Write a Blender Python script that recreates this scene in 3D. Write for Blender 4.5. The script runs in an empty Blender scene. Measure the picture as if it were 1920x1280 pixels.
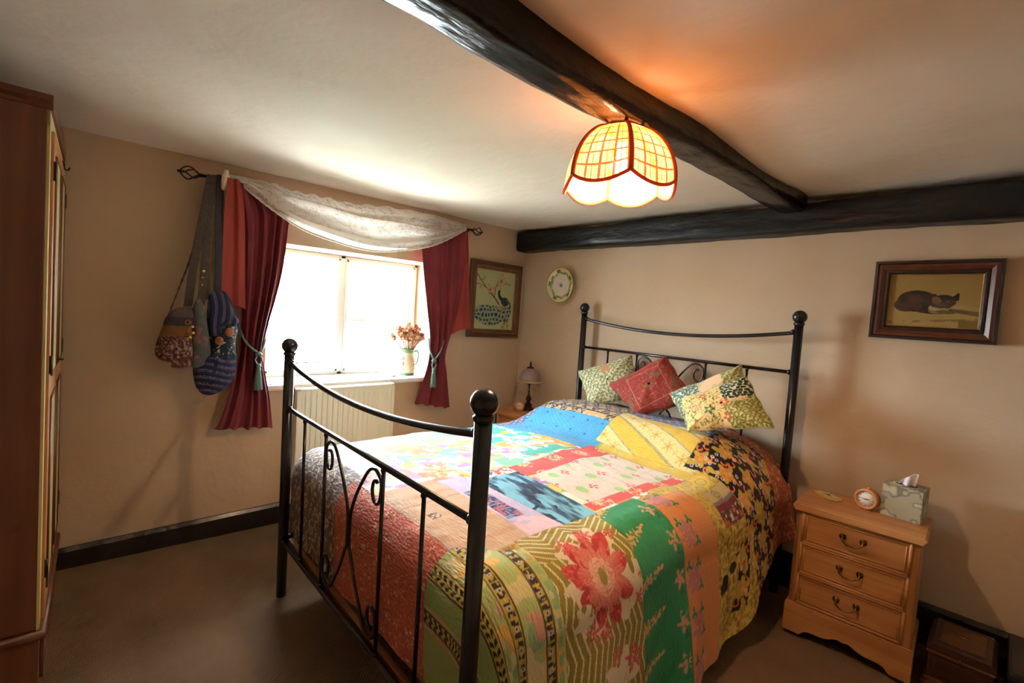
import bpy, math, random
import numpy as np
from mathutils import Vector, Matrix
random.seed(7); np.random.seed(7)
S = bpy.context.scene
COL = S.collection
PI = math.pi

# ------------------------------------------------------------------ camera
CAM = np.array([2.9358, -2.8820, 1.3636])
YAW, PITCH, ROLL, FPX = 0.8113, -0.0597, 0.0635, 895.49
_c, _s = math.cos(YAW), math.sin(YAW)
FWD = np.array([-_s*math.cos(PITCH), _c*math.cos(PITCH), math.sin(PITCH)])
_r = np.array([_c, _s, 0.0]); _u = np.cross(_r, FWD)
RGT = math.cos(ROLL)*_r + math.sin(ROLL)*_u
UPV = -math.sin(ROLL)*_r + math.cos(ROLL)*_u
cd = bpy.data.cameras.new('camera'); cam = bpy.data.objects.new('camera', cd); COL.objects.link(cam)
cd.sensor_width = 36; cd.lens = 36*FPX/1920; cd.clip_start = 0.02
cam.matrix_world = Matrix(((RGT[0], UPV[0], -FWD[0], CAM[0]), (RGT[1], UPV[1], -FWD[1], CAM[1]),
                           (RGT[2], UPV[2], -FWD[2], CAM[2]), (0, 0, 0, 1)))
S.camera = cam

# ------------------------------------------------------------------ colour management, world, lights
S.view_settings.view_transform = 'Standard'; S.view_settings.look = 'None'
S.view_settings.exposure = -0.04; S.view_settings.gamma = 1.0
S.view_settings.use_curve_mapping = False
S.cycles.use_denoising = True
S.cycles.max_bounces = 10; S.cycles.diffuse_bounces = 6; S.cycles.transparent_max_bounces = 16
S.cycles.sample_clamp_indirect = 12.0
w = bpy.data.worlds.new('sky'); S.world = w; w.use_nodes = True
bg = w.node_tree.nodes['Background']
bg.inputs[1].default_value = 104.0
_N, _L = w.node_tree.nodes, w.node_tree.links          # overcast sky above, sunlit pale yard below the horizon
_tc = _N.new('ShaderNodeTexCoord'); _sx = _N.new('ShaderNodeSeparateXYZ'); _cr = _N.new('ShaderNodeValToRGB'); _mr = _N.new('ShaderNodeMapRange')
_mr.inputs[1].default_value = -1; _L.new(_tc.outputs['Generated'], _sx.inputs[0]); _L.new(_sx.outputs['Z'], _mr.inputs[0]); _L.new(_mr.outputs[0], _cr.inputs[0])
_e = _cr.color_ramp.elements; _e[0].position = .485; _e[0].color = (.48, .50, .50, 1); _e[1].position = .505; _e[1].color = (.76, .88, 1.0, 1)
_L.new(_cr.outputs[0], bg.inputs[0])
pl = bpy.data.lights.new('window_portal', 'AREA'); pl.shape = 'RECTANGLE'; pl.size = 1.30; pl.size_y = 0.90
pl.cycles.is_portal = True
po = bpy.data.objects.new('window_portal', pl); COL.objects.link(po)
po.location = (-0.36, -1.45, 1.27); po.rotation_euler = (0, -PI/2, 0)
sn = bpy.data.lights.new('sun', 'SUN'); sn.energy = 420; sn.color = (.90, .95, 1.0); sn.angle = .01
so = bpy.data.objects.new('sun', sn); COL.objects.link(so); so.rotation_euler = (math.radians(20), math.radians(38), 0)   # high behind the house: it lights the yard, not the room
LAMP = (2.022, -1.595, 1.845)          # the bulb inside the pendant shade
bl = bpy.data.lights.new('bulb_light', 'POINT'); bl.energy = 38; bl.color = (1.0, 0.70, 0.43); bl.shadow_soft_size = 0.028
bo = bpy.data.objects.new('bulb_light', bl); COL.objects.link(bo); bo.location = LAMP

# ------------------------------------------------------------------ helpers
def ray(px, py): return FWD + RGT*(px-960)/FPX - UPV*(py-640)/FPX
def hit(px, py, ax, v):                 # where a sight line meets the plane axis=v
    d = ray(px, py); t = (v-CAM[ax])/d[ax]; return CAM + d*t
def lin(c):
    c = np.asarray(c, float)
    return np.where(c <= 0.04045, c/12.92, ((c+0.055)/1.055)**2.4)
def rgb(r, g, b): return tuple(float(q) for q in lin(np.array([r, g, b])/255.0))
def srgb(r, g, b): return np.array(rgb(r, g, b))

class MB:
    """collects shapes that become ONE mesh object"""
    def __init__(s): s.V = []; s.F = []; s.sm = []
    def add(s, V, F, smooth=True):
        o = len(s.V); s.V += [tuple(map(float, v)) for v in V]
        s.F += [tuple(i+o for i in f) for f in F]; s.sm += [smooth]*len(F); return s
    def box(s, c, d, rz=0.0, M=None):
        V = []
        for x in (-.5, .5):
            for y in (-.5, .5):
                for z in (-.5, .5):
                    p = Vector((x*d[0], y*d[1], z*d[2]))
                    if rz: p = Matrix.Rotation(rz, 3, 'Z') @ p
                    p = p + Vector(c)
                    if M is not None: p = M @ p
                    V.append(p)
        return s.add(V, [(0,1,3,2),(4,6,7,5),(0,4,5,1),(2,3,7,6),(0,2,6,4),(1,5,7,3)], False)
    def b2(s, a, b): return s.box([(a[i]+b[i])/2 for i in range(3)], [abs(b[i]-a[i]) for i in range(3)])
    def tube(s, pts, r, n=12, closed=False, caps=True, flat=1.0):
        P = [Vector(p) for p in pts]; m = len(P)
        R = r if hasattr(r, '__len__') else [r]*m
        T = []
        for i in range(m):
            if closed: t = P[(i+1) % m]-P[i-1]
            else: t = P[min(i+1, m-1)]-P[max(i-1, 0)]
            T.append(t.normalized() if t.length > 1e-9 else Vector((0, 0, 1)))
        a = Vector((0, 0, 1)) if abs(T[0].z) < .9 else Vector((1, 0, 0))
        nrm = (a - T[0]*a.dot(T[0])).normalized(); V = []; F = []
        for i in range(m):
            nrm = (nrm - T[i]*nrm.dot(T[i]))
            nrm = nrm.normalized() if nrm.length > 1e-6 else T[i].orthogonal().normalized()
            b = T[i].cross(nrm)
            for k in range(n):
                an = 2*PI*k/n
                V.append(P[i] + nrm*math.cos(an)*R[i] + b*math.sin(an)*R[i]*flat)
        for i in range(m if closed else m-1):
            j = (i+1) % m
            for k in range(n): F.append((i*n+k, i*n+(k+1) % n, j*n+(k+1) % n, j*n+k))
        if caps and not closed:
            F.append(tuple(range(n-1, -1, -1))); F.append(tuple((m-1)*n+k for k in range(n)))
        return s.add(V, F)
    def lathe(s, prof, c=(0, 0, 0), n=32, M=None, lo=0, hi=2*PI, wob=None):
        V = []; F = []; m = len(prof); full = hi-lo > 6.28; nn = n if full else n+1
        for k in range(nn):
            a = lo + (hi-lo)*k/n
            for (r, z) in prof:
                if wob: r, z = wob(r, z, a)
                p = Vector((r*math.cos(a), r*math.sin(a), z))
                if M is not None: p = M @ p
                V.append(p + Vector(c))
        for k in range(n):
            j = (k+1) % nn
            for i in range(m-1): F.append((k*m+i, j*m+i, j*m+i+1, k*m+i+1))
        return s.add(V, F)
    def sphere(s, c, r, n=20, sc=(1, 1, 1)):
        m = n//2; prof = [(math.sin(PI*i/m)*1.0, -math.cos(PI*i/m)) for i in range(m+1)]
        M = Matrix.Diagonal((r*sc[0], r*sc[1], r*sc[2]))
        return s.lathe(prof, c, n, M)
    def prism(s, poly, h0, h1, f):
        """closed outline poly (u,v) between h0 and h1; f(u,v,h) places the points"""
        n = len(poly)
        V = [f(u, v, h0) for u, v in poly] + [f(u, v, h1) for u, v in poly]
        F = [tuple(range(n-1, -1, -1)), tuple(range(n, 2*n))] + [(i, (i+1) % n, n+(i+1) % n, n+i) for i in range(n)]
        return s.add(V, F, False)
    def grid(s, P):
        P = np.asarray(P); a, b = P.shape[:2]
        F = [(i*b+j, i*b+j+1, (i+1)*b+j+1, (i+1)*b+j) for i in range(a-1) for j in range(b-1)]
        return s.add(P.reshape(-1, 3), F)
    def mesh(s, name):
        me = bpy.data.meshes.new(name); me.from_pydata(s.V, [], s.F)
        me.polygons.foreach_set('use_smooth', s.sm); me.update(); return me

def tag(o, label=None, cat=None, group=None, kind=None):
    if label: o['label'] = label
    if cat: o['category'] = cat
    if group: o['group'] = group
    if kind: o['kind'] = kind
    return o
def link(name, me, mat=None, parent=None, bevel=0, sub=0, solid=0, label=None, loc=None, mats=None):
    o = bpy.data.objects.new(name, me); COL.objects.link(o)
    if mat: me.materials.append(mat)
    for q in mats or []: me.materials.append(q)
    if parent is not None: o.parent = parent
    if loc is not None: o.location = loc
    if solid:
        d = o.modifiers.new('solid', 'SOLIDIFY'); d.thickness = solid; d.offset = 0
    if bevel:
        d = o.modifiers.new('bevel', 'BEVEL'); d.width = bevel; d.segments = 2; d.limit_method = 'ANGLE'; d.angle_limit = 0.6
    if sub:
        d = o.modifiers.new('sub', 'SUBSURF'); d.levels = sub; d.render_levels = sub
    if label: o['label'] = label
    return o
def obj(name, mb, mat, parent=None, **k): return link(name, mb.mesh(name), mat, parent, **k)
def thing(name, label, cat, loc=(0, 0, 0), rz=0, group=None, mat4=None):
    o = bpy.data.objects.new(name, None); COL.objects.link(o); o.empty_display_size = .1
    o.location = loc; o.rotation_euler = (0, 0, rz)
    if mat4 is not None: o.matrix_world = mat4
    return tag(o, label, cat, group)
def copy_tree(o, parent=None):
    c = o.copy(); COL.objects.link(c)
    if parent is not None: c.parent = parent
    for ch in [x for x in COL.objects if x.parent == o]: copy_tree(ch, c)
    return c
def ngrid(P, name, mat, parent=None, col=None, uv=None, keep=None, **k):
    """numpy grid (a,b,3) as one mesh with optional colours per vertex (linear) and uv"""
    P = np.asarray(P, float); a, b = P.shape[:2]
    idx = np.arange(a*b).reshape(a, b)
    Q = np.stack([idx[:-1, :-1], idx[:-1, 1:], idx[1:, 1:], idx[1:, :-1]], -1).reshape(-1, 4)
    if keep is not None: Q = Q[keep[:-1, :-1].ravel()]
    me = bpy.data.meshes.new(name)
    me.vertices.add(a*b); me.vertices.foreach_set('co', P.astype(np.float32).ravel())
    me.loops.add(Q.size); me.loops.foreach_set('vertex_index', Q.astype(np.int32).ravel())
    me.polygons.add(len(Q)); me.polygons.foreach_set('loop_start', np.arange(0, Q.size, 4, dtype=np.int32))
    me.polygons.foreach_set('use_smooth', np.ones(len(Q), bool))
    me.update(calc_edges=True)
    if col is not None:
        at = me.color_attributes.new('Col', 'FLOAT_COLOR', 'POINT')
        c4 = np.ones((a*b, 4), np.float32); c4[:, :3] = np.clip(np.asarray(col).reshape(-1, 3), 0, 1)
        at.data.foreach_set('color', c4.ravel())
    if uv is not None:
        ul = me.uv_layers.new(name='UV'); u2 = np.asarray(uv, np.float32).reshape(-1, 2)
        ul.data.foreach_set('uv', u2[Q.ravel()].ravel())
    return link(name, me, mat, parent, **k)

# numpy value noise
def _h(ix, iy, seed):
    n = (ix.astype(np.int64)*374761393 + iy.astype(np.int64)*668265263 + seed*982451653) & 0x7fffffff
    n = ((n ^ (n >> 13))*1274126177) & 0x7fffffff
    return ((n ^ (n >> 16)) & 0xffff)/65535.0
def noise(x, y, sc, seed=0):
    x = np.asarray(x)*sc; y = np.asarray(y)*sc
    ix = np.floor(x); iy = np.floor(y); fx = x-ix; fy = y-iy
    fx = fx*fx*(3-2*fx); fy = fy*fy*(3-2*fy); ix = ix.astype(np.int64); iy = iy.astype(np.int64)
    a = _h(ix, iy, seed); b = _h(ix+1, iy, seed); c = _h(ix, iy+1, seed); d = _h(ix+1, iy+1, seed)
    return (a*(1-fx)+b*fx)*(1-fy) + (c*(1-fx)+d*fx)*fy
def fbm(x, y, sc, seed=0, o=3): return sum(noise(x, y, sc*2**i, seed+i)*.5**i for i in range(o))/sum(.5**i for i in range(o))
def sstep(a, b, x):
    t = np.clip((np.asarray(x, float)-a)/(b-a), 0, 1); return t*t*(3-2*t)
def mixc(A, B, m): m = np.asarray(m, float)[..., None]; return A*(1-m)+B*m

# ------------------------------------------------------------------ node materials
def M(name, c, rough=.6, metal=0., spec=.5, c2=None, nsc=6., bump=0., bsc=40., stretch=None, coat=0., sheen=0.,
      attr=False, alpha=None, emit=None, es=0., detail=4., bdist=.002, trans=0., sss=0.):
    m = bpy.data.materials.new(name); m.use_nodes = True; nt = m.node_tree; N = nt.nodes; Lk = nt.links
    p = N['Principled BSDF']; p.inputs['Roughness'].default_value = rough; p.inputs['Metallic'].default_value = metal
    p.inputs['Specular IOR Level'].default_value = spec
    p.inputs['Base Color'].default_value = (*c, 1)
    if coat: p.inputs['Coat Weight'].default_value = coat; p.inputs['Coat Roughness'].default_value = .15
    if sheen: p.inputs['Sheen Weight'].default_value = sheen; p.inputs['Sheen Roughness'].default_value = .4
    if trans: p.inputs['Transmission Weight'].default_value = trans
    tc = N.new('ShaderNodeTexCoord'); mp = N.new('ShaderNodeMapping'); Lk.new(tc.outputs['Object'], mp.inputs[0])
    if stretch: mp.inputs['Scale'].default_value = stretch
    if c2 is not None:
        n = N.new('ShaderNodeTexNoise'); n.inputs['Scale'].default_value = nsc; n.inputs['Detail'].default_value = detail
        Lk.new(mp.outputs[0], n.inputs['Vector'])
        r = N.new('ShaderNodeValToRGB'); r.color_ramp.elements[0].position = .3; r.color_ramp.elements[1].position = .7
        r.color_ramp.elements[0].color = (*c, 1); r.color_ramp.elements[1].color = (*c2, 1)
        Lk.new(n.outputs['Fac'], r.inputs[0]); Lk.new(r.outputs[0], p.inputs['Base Color'])
    if attr:
        a = N.new('ShaderNodeVertexColor'); a.layer_name = 'Col'; Lk.new(a.outputs[0], p.inputs['Base Color'])
    if bump:
        n2 = N.new('ShaderNodeTexNoise'); n2.inputs['Scale'].default_value = bsc; n2.inputs['Detail'].default_value = 5
        Lk.new(mp.outputs[0], n2.inputs['Vector'])
        b = N.new('ShaderNodeBump'); b.inputs['Strength'].default_value = bump; b.inputs['Distance'].default_value = bdist
        Lk.new(n2.outputs['Fac'], b.inputs['Height']); Lk.new(b.outputs[0], p.inputs['Normal'])
    if emit is not None:
        p.inputs['Emission Color'].default_value = (*emit, 1); p.inputs['Emission Strength'].default_value = es
    if alpha is not None: p.inputs['Alpha'].default_value = alpha
    return m

def wood(name, c, c2, axis='Z', sc=1.0, rough=.45, knots=True, bump=.15, coat=.1):
    m = bpy.data.materials.new(name); m.use_nodes = True; nt = m.node_tree; N = nt.nodes; Lk = nt.links
    p = N['Principled BSDF']; p.inputs['Roughness'].default_value = rough
    p.inputs['Coat Weight'].default_value = coat; p.inputs['Coat Roughness'].default_value = .25
    tc = N.new('ShaderNodeTexCoord'); mp = N.new('ShaderNodeMapping'); Lk.new(tc.outputs['Object'], mp.inputs[0])
    st = {'X': (1.2, 16, 16), 'Y': (16, 1.2, 16), 'Z': (16, 16, 1.2)}[axis]
    mp.inputs['Scale'].default_value = [q*sc for q in st]
    n = N.new('ShaderNodeTexNoise'); n.inputs['Scale'].default_value = 1.6; n.inputs['Detail'].default_value = 5
    n.inputs['Distortion'].default_value = .6; Lk.new(mp.outputs[0], n.inputs['Vector'])
    r = N.new('ShaderNodeValToRGB'); e = r.color_ramp.elements
    e[0].position = .32; e[0].color = (*c, 1); e[1].position = .68; e[1].color = (*c2, 1)
    Lk.new(n.outputs['Fac'], r.inputs[0]); out = r.outputs[0]
    if knots:
        v = N.new('ShaderNodeTexVoronoi'); v.inputs['Scale'].default_value = 3.2*sc; Lk.new(tc.outputs['Object'], v.inputs['Vector'])
        r2 = N.new('ShaderNodeValToRGB'); r2.color_ramp.elements[0].position = .03; r2.color_ramp.elements[0].color = (.35, .2, .12, 1)
        r2.color_ramp.elements[1].position = .07; r2.color_ramp.elements[1].color = (1, 1, 1, 1)
        Lk.new(v.outputs['Distance'], r2.inputs[0])
        mx = N.new('ShaderNodeMix'); mx.data_type = 'RGBA'; mx.blend_type = 'MULTIPLY'; mx.inputs[0].default_value = 1
        Lk.new(out, mx.inputs[6]); Lk.new(r2.outputs[0], mx.inputs[7]); out = mx.outputs[2]
    Lk.new(out, p.inputs['Base Color'])
    b = N.new('ShaderNodeBump'); b.inputs['Strength'].default_value = bump; b.inputs['Distance'].default_value = .001
    Lk.new(n.outputs['Fac'], b.inputs['Height']); Lk.new(b.outputs[0], p.inputs['Normal'])
    return m

MT = {}
MT['iron'] = M('black_iron', (.006, .0065, .009), .26, spec=.55, bump=.1, bsc=150, bdist=.0005)
MT['white_gloss'] = M('white_gloss_paint', (.78, .77, .74), .3)
MT['brass'] = M('aged_brass', rgb(150, 120, 60), .35, metal=1., c2=rgb(60, 45, 25), nsc=30)
MT['gold'] = M('gilt', rgb(190, 150, 80), .35, metal=1.)
MT['pine'] = wood('pine', rgb(186, 130, 76), rgb(160, 102, 54), 'X', .9)
MT['pine_v'] = wood('pine_upright', rgb(186, 130, 76), rgb(160, 102, 54), 'Z', .9)
MT['pine_dk'] = wood('orange_pine', rgb(112, 66, 40), rgb(90, 48, 28), 'Z', .8)
MT['cream_paint'] = M('cream_paint', rgb(205, 190, 130), .5, c2=rgb(190, 172, 112), nsc=3)
MT['hinge'] = M('dark_hinge_metal', (.03, .025, .02), .4, metal=.8)
# ------------------------------------------------------------------ the room
XR, YN, ZC = 3.75, -3.62, 2.05
def plaster(name, c, c2, big=.012):
    m = bpy.data.materials.new(name); m.use_nodes = True; nt = m.node_tree; N = nt.nodes; Lk = nt.links
    p = N['Principled BSDF']; p.inputs['Roughness'].default_value = .75; p.inputs['Specular IOR Level'].default_value = .3
    tc = N.new('ShaderNodeTexCoord')
    def nz(sc, d=4):
        n = N.new('ShaderNodeTexNoise'); n.inputs['Scale'].default_value = sc; n.inputs['Detail'].default_value = d
        Lk.new(tc.outputs['Object'], n.inputs['Vector']); return n
    n1 = nz(1.7); r = N.new('ShaderNodeValToRGB'); e = r.color_ramp.elements
    e[0].position = .3; e[0].color = (*c, 1); e[1].position = .7; e[1].color = (*c2, 1)
    Lk.new(n1.outputs['Fac'], r.inputs[0]); Lk.new(r.outputs[0], p.inputs['Base Color'])
    n2 = nz(7, 3); n3 = nz(55, 5)
    b1 = N.new('ShaderNodeBump'); b1.inputs['Strength'].default_value = .55; b1.inputs['Distance'].default_value = big
    Lk.new(n2.outputs['Fac'], b1.inputs['Height'])
    b2 = N.new('ShaderNodeBump'); b2.inputs['Strength'].default_value = .3; b2.inputs['Distance'].default_value = .003
    Lk.new(n3.outputs['Fac'], b2.inputs['Height']); Lk.new(b1.outputs[0], b2.inputs['Normal'])
    Lk.new(b2.outputs[0], p.inputs['Normal']); return m
MT['wall'] = plaster('painted_plaster_wall', rgb(200, 176, 150), rgb(190, 164, 136))
MT['ceiling'] = plaster('painted_plaster_ceiling', rgb(228, 216, 200), rgb(218, 204, 186), .014)
MT['blackwood'] = M('black_painted_wood', (.012, .010, .010), .32, c2=(.02, .013, .01), nsc=5, bump=.9, bsc=9, stretch=(1, 1, 1), bdist=.02, coat=.2)

def struct(name, mb, mat, parent=None, **k):
    o = obj(name, mb, mat, parent, **k); o['kind'] = 'structure'; return o
def surf(name, f, ua, va, nu, nv, mat, keep=None):
    u = np.linspace(*ua, nu); v = np.linspace(*va, nv); U, V = np.meshgrid(u, v, indexing='ij')
    P = np.stack(f(U, V), -1); o = ngrid(P, name, mat, keep=keep); o['kind'] = 'structure'; return o
def floor_z(x, y): return .08*np.maximum(0, 1-x/.7)*(-y/2.9)-.02
# carpet floor, gently uneven as in an old cottage
MT['carpet'] = M('tan_loop_carpet', rgb(122, 96, 74), .95, spec=.1, c2=rgb(108, 84, 64), nsc=4, bump=.8, bsc=260, bdist=.004)
nt = MT['carpet'].node_tree; wv = nt.nodes.new('ShaderNodeTexWave'); wv.inputs['Scale'].default_value = 42; wv.bands_direction = 'DIAGONAL'
wv.inputs['Distortion'].default_value = 1.2; tc = [n for n in nt.nodes if n.type == 'TEX_COORD'][0]; nt.links.new(tc.outputs['Object'], wv.inputs['Vector'])
bb = nt.nodes.new('ShaderNodeBump'); bb.inputs['Strength'].default_value = .4; bb.inputs['Distance'].default_value = .004
nt.links.new(wv.outputs['Fac'], bb.inputs['Height']); ob = [n for n in nt.nodes if n.type == 'BUMP'][0]
nt.links.new(bb.outputs[0], ob.inputs['Normal'])
surf('floor', lambda X, Y: (X, Y, floor_z(X, Y)), (-.02, XR+.02), (YN-.02, .02), 60, 60, MT['carpet'])
# ceiling: softly wavy plaster that dips towards the walls
def ceil_z(X, Y):
    w_ = sstep(0, .35, X)*sstep(0, .35, -Y)
    return ZC + .012*w_*np.sin(X*3.1+Y*2.2) + .02*w_*(fbm(X, Y, 1.3, 5)-.5) + .01*w_*np.sin(Y*5.3+X)
surf('ceiling', lambda X, Y: (X, Y, ceil_z(X, Y)), (-.02, XR+.02), (YN-.02, .02), 120, 120, MT['ceiling'])
# walls, subtly uneven
def wavy(a, b, s): return .007*(fbm(a, b, 1.6, s)-.5) + .004*(fbm(a, b, 5, s+3)-.5)
surf('wall_back', lambda X, Z: (X, wavy(X, Z, 11), Z), (-.02, XR), (-.1, ZC+.05), 120, 70, MT['wall'])
surf('wall_right', lambda Y, Z: (0*Y+XR, Y, Z), (YN, 0), (-.1, ZC+.05), 4, 4, MT['wall'])
surf('wall_front', lambda X, Z: (X, 0*X+YN, Z), (-.02, XR), (-.1, ZC+.05), 4, 4, MT['wall'])
# window wall with its opening and deep reveal
WY0, WY1, WZ0, WZ1, WD = -2.03, -.86, .865, 1.68, -.26
def wl(a, b, c, d, n, m):
    return lambda Y, Z: (wavy(Y, Z, 21)*sstep(0, .05, np.minimum(np.minimum(abs(Y-WY0), abs(Y-WY1))+(Z > WZ1)+(Z < WZ0), np.minimum(abs(Z-WZ0), abs(Z-WZ1))+(Y < WY0)+(Y > WY1))), Y, Z)
mw = MB()
def wallpiece(y0, y1, z0, z1, ny, nz):
    Y, Z = np.meshgrid(np.linspace(y0, y1, ny), np.linspace(z0, z1, nz), indexing='ij')
    mw.grid(np.stack(wl(0, 0, 0, 0, 0, 0)(Y, Z), -1))
wallpiece(YN, WY0, -.1, ZC+.05, 60, 60); wallpiece(WY1, .02, -.1, ZC+.05, 40, 60)
wallpiece(WY0, WY1, -.1, WZ0, 40, 30); wallpiece(WY0, WY1, WZ1, ZC+.05, 40, 14)
# reveal: jambs splay slightly, soffit
def quadgrid(a, b, c, d, n=8):
    a, b, c, d = map(np.array, (a, b, c, d)); s = np.linspace(0, 1, n)[:, None, None]; t = np.linspace(0, 1, n)[None, :, None]
    return (a*(1-s)+b*s)*(1-t) + (d*(1-s)+c*s)*t
jy0, jy1 = WY0+.05, WY1-.03
mw.grid(quadgrid((0, WY0, WZ0), (0, WY0, WZ1), (WD-.05, jy0, WZ1), (WD-.05, jy0, WZ0)))
mw.grid(quadgrid((0, WY1, WZ0), (WD-.05, jy1, WZ0), (WD-.05, jy1, WZ1), (0, WY1, WZ1)))
mw.grid(quadgrid((0, WY0, WZ1), (0, WY1, WZ1), (WD-.05, jy1, WZ1), (WD-.05, jy0, WZ1)))
struct('wall_left', mw, MT['wall'])
# outer skin so that daylight comes only through the window
mo = MB(); mo.b2((-.45, YN-.1, -.2), (-.32, jy0, 2.3)).b2((-.45, jy1, -.2), (-.32, .3, 2.3)).b2((-.45, jy0, -.2), (-.32, jy1, WZ0-.03)).b2((-.45, jy0, WZ1), (-.32, jy1, 2.3))
MT['render'] = M('outside_render', (.7, .68, .62), .8)
struct('wall_outside', mo, MT['render'])
mo = MB(); mo.b2((-.32, YN-.1, ZC+.06), (XR+.1, .3, 2.3)); struct('ceiling_above', mo, MT['render'])
# sill (its rounded nose stands proud of the wall)
ms = MB(); ms.b2((WD-.05, jy0-.04, WZ0-.035), (.045, WY1+.0, WZ0)); ms.b2((-.02, WY0-.03, WZ0-.035), (.045, WY0+.05, WZ0))
MT['sill'] = M('sill_paint', (.76, .74, .72), .45, bump=.2, bsc=20)
win = thing('window_1', None, None, (0, 0, 0)); win['kind'] = 'structure'
obj('window_sill', ms, MT['sill'], win, bevel=.012)
# casements
fx = WD-.01
MT['frame'] = M('white_window_paint', (.80, .80, .80), .35)
my = -1.475
mf = MB(); t = .022
mf.b2((fx-.045, jy0, WZ0), (fx, jy0+t, WZ1)).b2((fx-.045, jy1-t, WZ0), (fx, jy1, WZ1)).b2((fx-.045, jy0, WZ0), (fx, jy1, WZ0+t)).b2((fx-.045, jy0, WZ1-t), (fx, jy1, WZ1)).b2((fx-.045, my-.019, WZ0), (fx, my+.019, WZ1))
obj('window_frame', mf, MT['frame'], win, bevel=.004)
def thin_glass():
    m = bpy.data.materials.new('window_glass'); m.use_nodes = True; nt = m.node_tree; N = nt.nodes; Lk = nt.links
    N.remove(N['Principled BSDF']); o = N['Material Output']; a = N.new('ShaderNodeBsdfTransparent'); a.inputs[0].default_value = (.93, .96, .95, 1)
    g = N.new('ShaderNodeBsdfGlossy'); g.inputs['Roughness'].default_value = .02; lw = N.new('ShaderNodeLayerWeight'); lw.inputs[0].default_value = .5; pw_ = N.new('ShaderNodeMath'); pw_.operation = 'POWER'; pw_.inputs[1].default_value = 5; Lk.new(lw.outputs['Facing'], pw_.inputs[0]); f = N.new('ShaderNodeMath'); f.operation = 'MULTIPLY_ADD'; f.inputs[1].default_value = .7; f.inputs[2].default_value = .035; Lk.new(pw_.outputs[0], f.inputs[0]); mx = N.new('ShaderNodeMixShader')
    Lk.new(f.outputs[0], mx.inputs[0]); Lk.new(a.outputs[0], mx.inputs[1]); Lk.new(g.outputs[0], mx.inputs[2]); Lk.new(mx.outputs[0], o.inputs[0]); return m
MT['glass'] = thin_glass()
def casement(y0, y1, bar):
    m = MB(); c = .020; x0, x1 = fx-.035, fx+.012
    m.b2((x0, y0, WZ0+t), (x1, y0+c, WZ1-t)).b2((x0, y1-c, WZ0+t), (x1, y1, WZ1-t)).b2((x0, y0, WZ0+t), (x1, y1, WZ0+t+c)).b2((x0, y0, WZ1-t-c), (x1, y1, WZ1-t))
    if bar: m.b2((x0+.01, y0+c, 1.235), (x1-.01, y1-c, 1.257))
    o = obj('casement', m, MT['frame'], win, bevel=.004)
    g = MB(); g.b2((x0+.018, y0+c-.005, WZ0+t+c-.005), (x0+.022, y1-c+.005, WZ1-t-c+.005)); obj('window_pane', g, MT['glass'], o)
    return o
c1 = casement(jy0+t, my-.019, False); c2 = casement(my+.019, jy1-t, True)
m = MB().tube([(fx+.02, my+.045, 1.10), (fx+.035, my+.045, 1.10), (fx+.038, my+.045, 1.02), (fx+.033, my+.045, .985)], [.005, .006, .005, .006], 8)
obj('casement_handle', m, MT['white_gloss'], c2)
m = MB().tube([(fx+.022, -1.62, .955), (fx+.022, -1.84, .95)], .004, 8); obj('casement_stay', m, MT['hinge'], c1)
# baseboards painted black
def board_left(name, y0, y1):
    m = MB(); m.prism([(0, -.08), (.022, -.08), (.022, .135), (.012, .152), (0, .152)], y0, y1, lambda u, v, h: (u, h, v)); struct(name, m, MT['blackwood'])
board_left('baseboard_left', -2.9, -.001)
m = MB(); m.prism([(0, -.08), (.022, -.08), (.022, .148), (.012, .165), (0, .165)], .02, XR, lambda u, v, h: (h, -u, v)); struct('baseboard_back', m, MT['blackwood'])

# beams: hewn, black gloss paint
def beam(name, P0, P1, w0, h0, mat, n=140, seed=0, amp=.010, side=(1, 0, 0)):
    """hewn beam from P0 to P1 (centre of section), with wandering edges and adze marks"""
    P0 = np.array(P0, float); P1 = np.array(P1, float); sd = np.array(side, float); up = np.array((0, 0, 1.))
    K = 28; ring = []
    for k in range(K):
        a = 2*PI*(k+.5)/K; c, s_ = math.cos(a), math.sin(a); p = 7.0
        q = (abs(c)**p+abs(s_)**p)**(-1/p); ring.append((c*q, s_*q))
    V = np.zeros((n, K+1, 3)); L = np.linalg.norm(P1-P0)
    for i in range(n):
        t_ = i/(n-1); c = P0+(P1-P0)*t_
        for k in range(K+1):
            u, v = ring[k % K]; s1 = t_*L
            pu = float(noise(np.array(s1), np.array(u*1.5+seed), 2.5, seed)-.5)*amp*2 + float(noise(np.array(s1), np.array((k % K)*.35), 14, seed+5)-.5)*amp*.6
            pv = float(noise(np.array(s1), np.array(v*1.5+seed+9), 2.5, seed+2)-.5)*amp*2 + float(noise(np.array(s1), np.array((k % K)*.35), 14, seed+6)-.5)*amp*.6
            V[i, k] = c + sd*(u*(w0/2)+pu) + up*(v*(h0/2)+pv)
    m = MB(); m.grid(V); m.add(V[0, :K], [tuple(range(K))], False); m.add(V[-1, :K], [tuple(range(K-1, -1, -1))], False)
    return struct(name, m, mat)
MT['beam'] = M('black_gloss_beam', (.004, .0035, .0035), .25, spec=.22, c2=(.012, .007, .004), nsc=7, bump=1., bsc=22, stretch=(1, .35, 1), bdist=.010, coat=.12)
MT['beam2'] = M('black_wall_beam', (.006, .006, .007), .42, spec=.25, c2=(.010, .008, .008), nsc=7, bump=1., bsc=22, stretch=(.35, 1, 1), bdist=.010, coat=.08)
beam('trim_1', (2.02, YN+.01, 2.045), (2.078, -.12, 2.045), .125, .15, MT['beam'], 150, 3, .009)
beam('trim_2', (.03, -.055, 1.955), (XR-.005, -.055, 1.945), .16, .155, MT['beam2'], 170, 8, .010, side=(0, 1, 0))

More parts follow.
